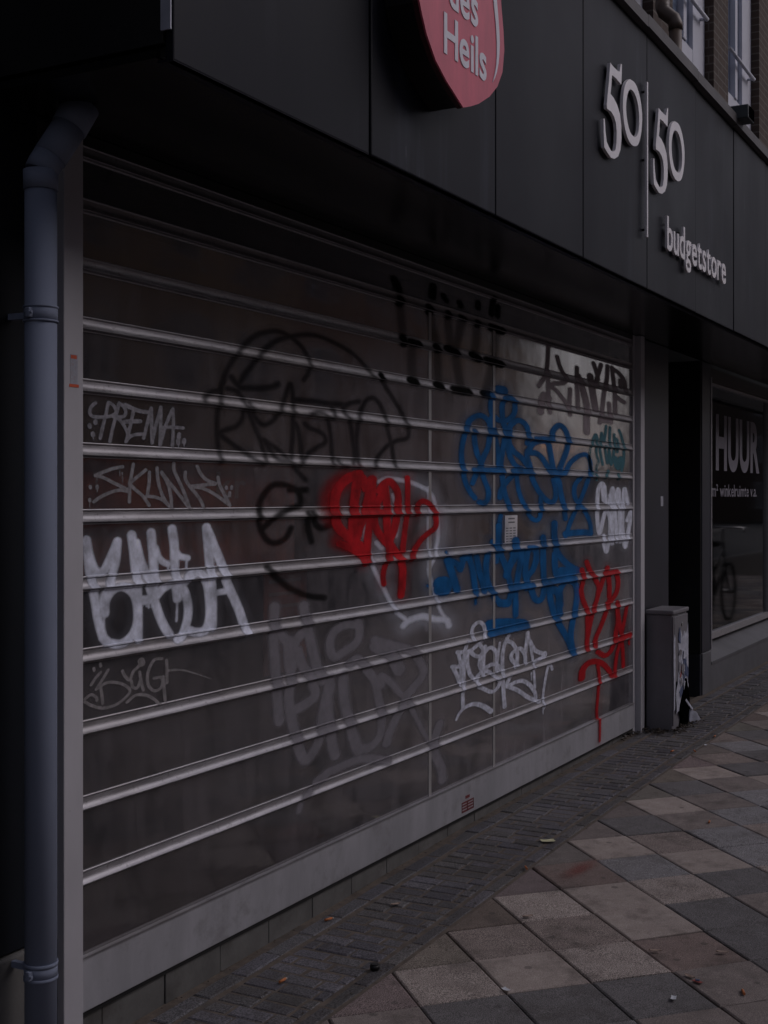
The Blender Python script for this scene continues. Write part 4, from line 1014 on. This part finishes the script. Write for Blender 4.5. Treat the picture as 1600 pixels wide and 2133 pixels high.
for dd in ((0,0), d5):
    p5 = mv(FIVE, *dd); o = MB().prism(p5, LY, LY+.014).build('numeral', M['letter'], num)
    for k in (0, 17, 23): pin(p5[k][0]+ (.012 if k != 23 else .01), p5[k][1]-(.03 if k == 0 else 0), o)
def dense(p, n=4): 
    q = catmull(list(p)+[p[0]], n)[:-1]; return [tuple(a) for a in q]
za, zi = dense(ZERO_OUT), dense(ZERO_IN)
def resamp(p, n, c):
    ang = sorted((math.atan2(z-c[1], (x-c[0])*2.0), (x,z)) for x,z in p); A = np.array([a for a,_ in ang]); PX = np.array([q[0] for _,q in ang]); PZ = np.array([q[1] for _,q in ang])
    A = np.concatenate([A-2*np.pi, A, A+2*np.pi]); PX = np.tile(PX,3); PZ = np.tile(PZ,3); t = np.linspace(-np.pi, np.pi, n, endpoint=False)
    return list(zip(np.interp(t,A,PX).tolist(), np.interp(t,A,PZ).tolist()))
czx = sum(p[0] for p in ZERO_IN)/12; czz = sum(p[1] for p in ZERO_IN)/12
za, zi = resamp(za, 64, (czx,czz)), resamp(zi, 64, (czx,czz))
for dd in ((0,0), d0):
    o = MB().ring(mv(za,*dd), mv(zi,*dd), LY, LY+.014).build('numeral', M['letter'], num)
    pin(min(p[0] for p in za)+dd[0]+.03, czz+dd[1]-.03, o)
bx0, bx1 = min(p[0] for p in BAR), max(p[0] for p in BAR); bz0, bz1 = min(p[1] for p in BAR), max(p[1] for p in BAR)
bar = MB().box(bx0, bx0+.018, LY, LY+.012, bz0, bz1).build('divider', M['letter'], num)
for t in (.06,.5,.95): pin(bx0+.009, bz1+(bz0-bz1)*t, bar)
name = thing('lettering_sign', (6.7, LY, EYE+1.2), 'pale raised word budgetstore below the numerals on the dark fascia', 'sign')
for ms in letters('budgetstore', 6.278, 7.483, EYE+1.2376, .162, LY+.006, .012, 'b'):
    o = ms.build('letter', M['letter'], name); xs_ = [p[0] for p in ms.v]; zs_ = [p[2] for p in ms.v]
    MB().tube([(sum(xs_)/len(xs_), LY+.012, max(zs_)-.035), (sum(xs_)/len(xs_), FY+.004, max(zs_)-.035)], .005, 8).build('pin', M['pin'], o)
wl = thing('window_lettering', (10.8, GY, EYE), 'large frosted word HUUR with a smaller line below on the shop window', 'lettering')
joined(letters('HUUR', 10.47, 12.08, EYE+.246, .417, GY-.0075, .001, 'H', .035)).build('large_word', M['vinyl'], wl)
joined(letters('m² winkelruimte v.a.', 10.34, 11.98, EYE+.012, .098, GY-.0075, .001, 'k')).build('small_line', M['vinyl'], wl)
# ------------------------------------------------------------------ small light on the coping
fl = thing('floodlight', (7.80, FY-.06, ZT+.11), 'small dark floodlight box sitting on the fascia coping', 'floodlight')
g = MB(); g.bbox(7.72, 7.88, FY-.10, FY+.02, ZT+.035, ZT+.115, .006); g.build('housing', simple('slate_housing',(.045,.055,.062),.5), fl)
MB().bbox(7.735, 7.865, FY-.104, FY-.098, ZT+.042, ZT+.108, .002).build('lens', M['void'], fl); MB().box(7.78, 7.82, FY-.03, FY+.06, ZT+.06, ZT+.09).build('bracket', M['black'], fl)
# ------------------------------------------------------------------ brown downpipe of the upper floor
bp = thing('downpipe', (8.16, 2.36, EYE+2.3), 'brown downpipe with an offset bend on the upper brick wall', 'downpipe')
MB().tube([(8.16,2.365,9.0),(8.16,2.365,EYE+3.20)], .041, 20).build('pipe', M['brown_pipe'], bp)
g = MB(); g.tube([(8.16,2.365,EYE+3.21),(8.16,2.365,EYE+3.17),(8.16,2.355,EYE+3.14),(8.16,2.29,EYE+3.08),(8.16,2.28,EYE+3.05),(8.16,2.28,EYE+3.01)], .046, 20); g.build('offset_bend', M['brown_pipe'], bp)
MB().tube([(8.16,2.28,EYE+3.02),(8.16,2.28,ZT+.07)], .041, 20).build('pipe', M['brown_pipe'], bp)
# ------------------------------------------------------------------ electricity cabinet
cb = thing('utility_cabinet', (8.1, 2.32, .02), 'grey metal utility cabinet with torn posters and a broken front by the pillar', 'cabinet')
X0, X1, Y0, Y1 = 7.925, 8.285, 2.232, 2.405; Z0, Z1 = .0, EYE-.735
MB().bbox(X0+.008, X1-.008, Y0+.008, Y1, Z0-.05, Z1, .006).build('body', M['cab'], cb)
g = MB(); g.bbox(X0-.004, X1+.004, Y0-.006, Y1+.004, Z1+.001, Z1+.028, .007); g.build('lid', M['cab'], cb)
g = MB(); g.bbox(X0+.04, X1-.012, Y0-.002, Y0+.0075, Z0+.33, Z1-.012, .003); g.bbox(X0+.012, X0+.034, Y0-.002, Y0+.0075, Z0+.06, Z1-.012, .003); dr = g.build('door', M['cab'], cb)
MB().tube([(X0+.20, Y0-.008, Z1-.07), (X0+.20, Y0, Z1-.07)], .012, 14).build('lock', M['chrome'], dr)
def scrap(pts, y, d, m, name='torn_poster', label=None):
    p = []
    for i in range(len(pts)):
        a, b_ = pts[i], pts[(i+1)%len(pts)]
        for t in (0,.33,.66): p.append((a[0]+(b_[0]-a[0])*t+random.uniform(-.006,.006), a[1]+(b_[1]-a[1])*t+random.uniform(-.008,.008)))
    o = MB().prism(p, y-d, y).build(name, m, cb)
    if label: o['label'] = label
    return o
wx = lambda t: X0+t*(X1-X0)
scrap([(wx(.30),.33),(wx(.36),.50),(wx(.32),.56),(wx(.44),.58),(wx(.46),.65),(wx(.62),.60),(wx(.70),.64),(wx(.80),.61),(wx(.95),.68),(wx(.97),.40),(wx(.85),.28),(wx(.66),.30),(wx(.52),.22),(wx(.42),.15),(wx(.22),.13),(wx(.18),.26)], Y0-.003, .002, M['paper'])
scrap([(wx(.03),.15),(wx(.10),.16),(wx(.13),.60),(wx(.09),.63),(wx(.03),.60)], Y0-.003, .002, M['paper'])
scrap([(wx(.62),.32),(wx(.80),.34),(wx(.82),.46),(wx(.72),.50),(wx(.60),.44)], Y0-.006, .001, M['blue_paper'], label='blue scrap in the torn poster')
scrap([(wx(.36),.255),(wx(.62),.30),(wx(.66),.27),(wx(.42),.22)], Y0-.006, .001, M['blue_paper'], label='blue scrap in the torn poster')
scrap([(wx(.40),.34),(wx(.52),.36),(wx(.48),.42)], Y0-.006, .001, M['red_paper'], label='red scrap in the torn poster')
rs = random.Random(3)
for q in range(16):
    u, w_ = rs.uniform(.2,.95), rs.uniform(.15,.62); a, b_ = rs.uniform(.03,.11), rs.uniform(.015,.06); mm = rs.choice(['paper','paper','paper','blue_paper','cab'])
    scrap([(wx(u-a),w_-b_*rs.random()),(wx(u+a*rs.random()),w_-b_),(wx(min(.98,u+a)),w_+b_*rs.random()),(wx(u-a*rs.random()),w_+b_)], Y0-.0065-.0004*q, .0008, M[mm], 'poster_scrap')
g = MB(); hole = [(wx(.74),.33),(wx(.86),.27),(wx(.96),.19),(wx(1.01),.06),(wx(.99),.0),(wx(.45),.02),(wx(.52),.09),(wx(.36),.15),(wx(.46),.20),(wx(.58),.25)]
g.prism(hole, Y0-.0145, Y0+.0065); g.build('broken_opening', M['void'], cb)
g = MB(); g.add([(wx(.62),Y0-.01,.205),(wx(.68),Y0-.01,.215),(wx(.98),Y0-.035,.125),(wx(.95),Y0-.035,.115),(wx(.62),Y0-.004,.205),(wx(.68),Y0-.004,.215),(wx(.98),Y0-.029,.125),(wx(.95),Y0-.029,.115)],[(0,1,2,3),(7,6,5,4),(0,4,5,1),(1,5,6,2),(2,6,7,3),(3,7,4,0)]); g.build('bent_strip', M['paper'], cb)
g = MB(); g.add([(wx(.98),Y0-.03,.0),(wx(1.12),Y0-.07,.05),(wx(1.06),Y0-.05,.10),(wx(.93),Y0-.02,.12),(wx(.90),Y0-.02,.03),(wx(.98),Y0-.022,.0),(wx(1.12),Y0-.062,.05),(wx(1.06),Y0-.042,.10),(wx(.93),Y0-.012,.12),(wx(.90),Y0-.012,.03)],[(0,1,2,3,4),(9,8,7,6,5),(0,5,6,1),(1,6,7,2),(2,7,8,3),(3,8,9,4),(4,9,5,0)]); g.build('peeling_poster', M['paper'], cb)
# leaf litter gathered at its foot
g = MB()
for q in range(330):
    t = random.random()
    if t < .35: px, py = random.gauss(7.86,.05), random.uniform(2.26,2.42)
    elif t < .75: px, py = random.uniform(7.85,8.45), random.gauss(2.20,.03)
    else: px, py = random.uniform(7.5,8.9), random.gauss(2.415,.02)
    if X0 < px < X1 and py > Y0: py = Y0-.01
    py = min(py, WY-.004); r = random.uniform(.006,.02); a = random.uniform(0,6.28); z = gh(px)+random.uniform(.001,.022); n1 = random.uniform(-.012,.012)
    g.add([(px+r*math.cos(a),py+r*math.sin(a),z),(px+r*.5*math.cos(a+1.6),py+r*.5*math.sin(a+1.6),z+abs(n1)),(px-r*math.cos(a),py-r*math.sin(a),z+n1*.5),(px+r*.5*math.cos(a-1.6),py+r*.5*math.sin(a-1.6),z+.004)],[(0,1,2,3)])
for q in range(420):
    px = random.uniform(2.7,7.9); py = random.choice((random.gauss(2.428,.006), random.gauss(1.985,.03), random.uniform(1.9,2.42))); py = min(py, WY-.004); r = random.uniform(.0025,.008); a = random.uniform(0,6.28); z = gh(px)+random.uniform(.0005,.004)
    g.add([(px+r*math.cos(a),py+r*math.sin(a),z),(px+r*.5*math.cos(a+1.6),py+r*.5*math.sin(a+1.6),z+.002),(px-r*math.cos(a),py-r*math.sin(a),z+.001),(px+r*.5*math.cos(a-1.6),py+r*.5*math.sin(a-1.6),z)],[(0,1,2,3)])
o = g.build('leaf_litter', M['dirt']); tag(o, 'brown leaf litter around the cabinet foot and along the plinth and bricks', 'leaf litter', kind='stuff')
# ------------------------------------------------------------------ litter
for kind, px, py, lab in LITTER:
    z = gh(px)+.004; a = random.uniform(0,6.28); ca, sa = math.cos(a), math.sin(a)
    if kind == 'butt':
        a = random.uniform(-.5,.6); ca, sa = math.cos(a), math.sin(a); rr = .0042
        t = thing('cigarette_butt', (px,py,z), lab, 'cigarette butt', 'cigarette butts on the pavement')
        MB().tube([(px-.020*ca,py-.020*sa,z+rr),(px+.012*ca,py+.012*sa,z+rr)], rr, 12).build('filter', M['butt'], t); MB().tube([(px+.0121*ca,py+.0121*sa,z+rr),(px+.020*ca,py+.020*sa,z+rr*.8)], rr*.95, 12, r2=rr*.7).build('stub', M['butt_paper'], t)
    elif kind == 'cap':
        o = MB().tube([(px,py,z),(px,py,z+.014)], .016, 20).tube([(px,py,z+.0141),(px,py,z+.017)], .013, 20).build('plastic_cap', M['black'], None, (px,py,z)); tag(o, lab, 'cap')
    else:
        if kind == 'leaf': L, w, nm, m = .021, .0085, 'fallen_leaf', M['leaf']
        elif kind == 'wrapper': L, w, nm, m = .016, .010, 'wrapper_scrap', M['red_paper']
        else: L, w, nm, m = (.030,.022,'paper_scrap',M['yellow_paper']) if 'yellow' in lab else (.014,.009,'paper_scrap',M['white_paper'])
        b = MB(); n = 7; v = []; f = []
        for i in range(n):
            t = i/(n-1)*2-1; ww = w*(math.sqrt(max(0,1-t*t))*.9+.06) if kind == 'leaf' else w*random.uniform(.75,1.0); lift = .0018*t*t+random.uniform(0,.001)
            for s_ in (-1,0,1):
                lx, ly = t*L, s_*ww; v.append((px+lx*ca-ly*sa, py+lx*sa+ly*ca, z+lift+(abs(s_)*.003 if kind=='leaf' else .0015*abs(s_))))
        top = len(v); v += [(p[0],p[1],p[2]+.0008) for p in v]
        for i in range(n-1):
            for q in (0,1):
                A = i*3+q; f += [(A,A+3,A+4,A+1),(top+A,top+A+1,top+A+4,top+A+3)]
        o = b.add(v, f).build(nm, m, None, (px,py,z)); tag(o, lab, {'leaf':'leaf','wrapper':'wrapper','paper':'paper scrap'}[kind])
        if kind == 'wrapper':
            MB().box(px-.006, px+.004, py-.006, py+.006, z+.006, z+.009).build('blue_print', M['blue_paper'], o)
# red overspray on one slab
rx, ry = RED_MARK; b = MB(); NXm = 40; v = []; f = []
for i in range(NXm+1):
    for j in range(NXm+1): v.append((rx-.20+.40*i/NXm, ry-.07+.14*j/NXm, 0))
E = [math.hypot((p[0]-rx)/.115, ((p[1]-ry)+.1*(p[0]-rx))/.035)*1.25-1.1 for p in v]
v = [(p[0],p[1],gh(p[0])+.0042) for p in v]
for i in range(NXm):
    for j in range(NXm): A = i*(NXm+1)+j; f.append((A,A+NXm+1,A+NXm+2,A+1))
me = bpy.data.meshes.new('paint_mark'); me.from_pydata(v,[],f); me.update(); at = me.attributes.new('edge','FLOAT','POINT'); at.data.foreach_set('value', np.array(E,'f'))
me.materials.append(paint('red_slab_mist', (.30,.02,.012), 1.0, .32)); o = bpy.data.objects.new('paint_mark', me); COL.objects.link(o); o.parent = pav; o['label'] = 'red spray mark on a brown slab'
# ------------------------------------------------------------------ the other side of the street, seen as reflections in the slats
def house(x, w, hgt, wall, name, label, cols, roofed=True, y=-13.0):
    hs_ = thing(name, (x+w/2, y-4, 0), label, 'house', 'houses across the street')
    MB().box(x+.02, x+w-.02, y-9, y, -.1, hgt).build('wall', M[wall], hs_)
    b = MB()
    if roofed: b.profile_x([(y+.25,hgt+.002),(y-4.5,hgt+3.2),(y-9.2,hgt+.002)], x, x+w)
    else: b.box(x, x+w, y-9, y+.1, hgt+.002, hgt+.35)
    b.build('roof', M['roof'], hs_)
    first = None; rows = int((hgt-.4)//3.0)
    for r in range(rows):
        for c in range(cols):
            cx_ = x+w*(c+.5)/cols; z0 = .9+3.0*r
            if first is None:
                f_ = MB(); q = (cx_-.55, cx_+.55, z0, z0+1.6); f_.box(q[0]-.06,q[0]+.05,y+.002,y+.05,q[2],q[3]); f_.box(q[1]-.05,q[1]+.06,y+.002,y+.05,q[2],q[3]); f_.box(q[0]+.05,q[1]-.05,y+.002,y+.05,q[3]-.09,q[3]); f_.box(q[0]-.1,q[1]+.1,y+.002,y+.09,q[2]-.1,q[2]); f_.box(cx_-.03,cx_+.03,y+.002,y+.05,q[2],q[3]-.09)
                wn = f_.build('window', M['white_frame'], hs_, loc=(cx_, y, z0)); MB().box(q[0]+.05,q[1]-.05,y+.001,y+.012,q[2],q[3]-.09).build('pane', M['black'], wn); first = (wn, cx_, z0)
            else:
                o = first[0].copy(); COL.objects.link(o); o.parent = hs_; o.location = first[0].location+Vector((cx_-first[1],0,z0-first[2]))
                for ch in first[0].children: c2 = ch.copy(); COL.objects.link(c2); c2.parent = o; c2.location = ch.location
    return hs_
house(-26, 11, 9.5, 'brick', 'terraced_house', 'brown brick house farthest left across the street', 4)
house(-15, 10, 9.8, 'brick_b', 'terraced_house', 'red brick house second from the left across the street', 3)
house(-5, 11, 9.4, 'brick', 'terraced_house', 'brown brick house behind the camera across the street', 4)
house(6, 10, 9.8, 'brick_b', 'terraced_house', 'red brick house opposite the shutter across the street', 3)
house(16, 12, 9.4, 'brick_c', 'terraced_house', 'wide ochre brick house across the street', 4)
house(28, 9, 9.9, 'brick_b', 'terraced_house', 'red brick house beside the ochre end house across the street', 3)
house(37, 7.9, 9.6, 'brick_c', 'terraced_house', 'ochre brick end house at the open corner across the street', 3)
house(83.0, 16, 9.4, 'brick', 'terraced_house', 'brown brick house beyond the open corner across the street', 5)
house(99.1, 18, 9.8, 'brick_b', 'terraced_house', 'red brick house farthest along the street', 6)
house(85, 70, 4.2, 'brick', 'low_building', 'long low brown building beyond the open corner', 14, False, -42.0)
BX = 14.4
# a bicycle parked on the pavement further along, mirrored in the shop window
bc = thing('bicycle', (BX+.55, 1.5, .03), 'black upright bicycle parked on the pavement further along the street', 'bicycle')
def wheel(x):
    t = MB(); n = 40; pts = [(x+.34*math.cos(2*math.pi*i/n), 1.5, .37+.34*math.sin(2*math.pi*i/n)) for i in range(n+1)]; t.tube(pts, .022, 10, False)
    w = t.build('wheel', M['tyre'], bc); s_ = MB()
    for i in range(14): a = math.pi*2*i/14; s_.tube([(x, 1.5, .37), (x+.33*math.cos(a), 1.5, .37+.33*math.sin(a))], .002, 5)
    s_.tube([(x,1.45,.37),(x,1.55,.37)], .025, 12); s_.build('spokes', M['chrome'], w)
wheel((BX+0.00)); wheel((BX+1.10))
fr_ = MB()
for a, b_ in ((((BX+0.00),1.5,.37),((BX+0.43),1.5,.36)),(((BX+0.43),1.5,.36),((BX+0.31),1.5,.90)),(((BX+0.00),1.5,.37),((BX+0.33),1.5,.80)),(((BX+0.43),1.5,.36),((BX+0.87),1.5,.78)),(((BX+0.35),1.5,.62),((BX+0.85),1.5,.88)),(((BX+0.83),1.5,.98),((BX+0.91),1.5,.70)),(((BX+0.91),1.5,.70),((BX+1.10),1.5,.37))): fr_.tube([a,b_], .018, 10)
fr_.build('frame', M['bike'], bc)
hb = MB(); hb.tube([((BX+0.83),1.5,.96),((BX+0.81),1.5,1.12),((BX+0.85),1.5,1.14)], .014, 10); hb.tube([((BX+0.57),1.20,1.10),((BX+0.75),1.23,1.14),((BX+0.87),1.38,1.14),((BX+0.87),1.62,1.14),((BX+0.75),1.77,1.14),((BX+0.57),1.80,1.10)], .013, 10); hb.build('handlebar', M['chrome'], bc)
sd_ = MB(); sd_.bbox((BX+0.17),(BX+0.43),1.42,1.58,.93,1.0,.03); sd_.tube([((BX+0.31),1.5,.88),((BX+0.30),1.5,.94)], .014, 10); sd_.build('saddle', M['tyre'], bc)
mg = MB(); n = 20; pts = [((BX+0.00)+.385*math.cos(math.pi*(.1+.9*i/n)), 1.5, .37+.385*math.sin(math.pi*(.1+.9*i/n))) for i in range(n+1)]; mg.tube(pts, .02, 8); mg.build('mudguard', M['bike'], bc)

# an amber signal down the street, mirrored in the slats
tl = thing('traffic_light', (45.0, -12.2, .0), 'traffic light with a lit amber lamp at the open corner down the street', 'traffic light')
MB().tube([(45.0,-12.2,-.05),(45.0,-12.2,2.9)], .06, 14).build('pole', M['black'], tl)
MB().bbox(44.85,45.15,-12.32,-12.08,2.9,3.86,.03).build('housing', M['black'], tl)
for k, (nm, mm) in enumerate((('green_lamp', M['void']), ('amber_lamp', None), ('red_lamp', M['void']))):
    if mm is None:
        q = N('lit_amber_lamp'); e = q.n('ShaderNodeEmission'); e.inputs[0].default_value = (1,.36,.08,1); e.inputs[1].default_value = 9; q.l(e.outputs[0], q.out.inputs[0]); mm = q.m
    c = Vector((45.0,-12.2,3.06+.32*k)); d = Vector((-.93,.36,0)); MB().tube([c+d*.12, c+d*.17], .12, 20).build(nm, mm, tl)
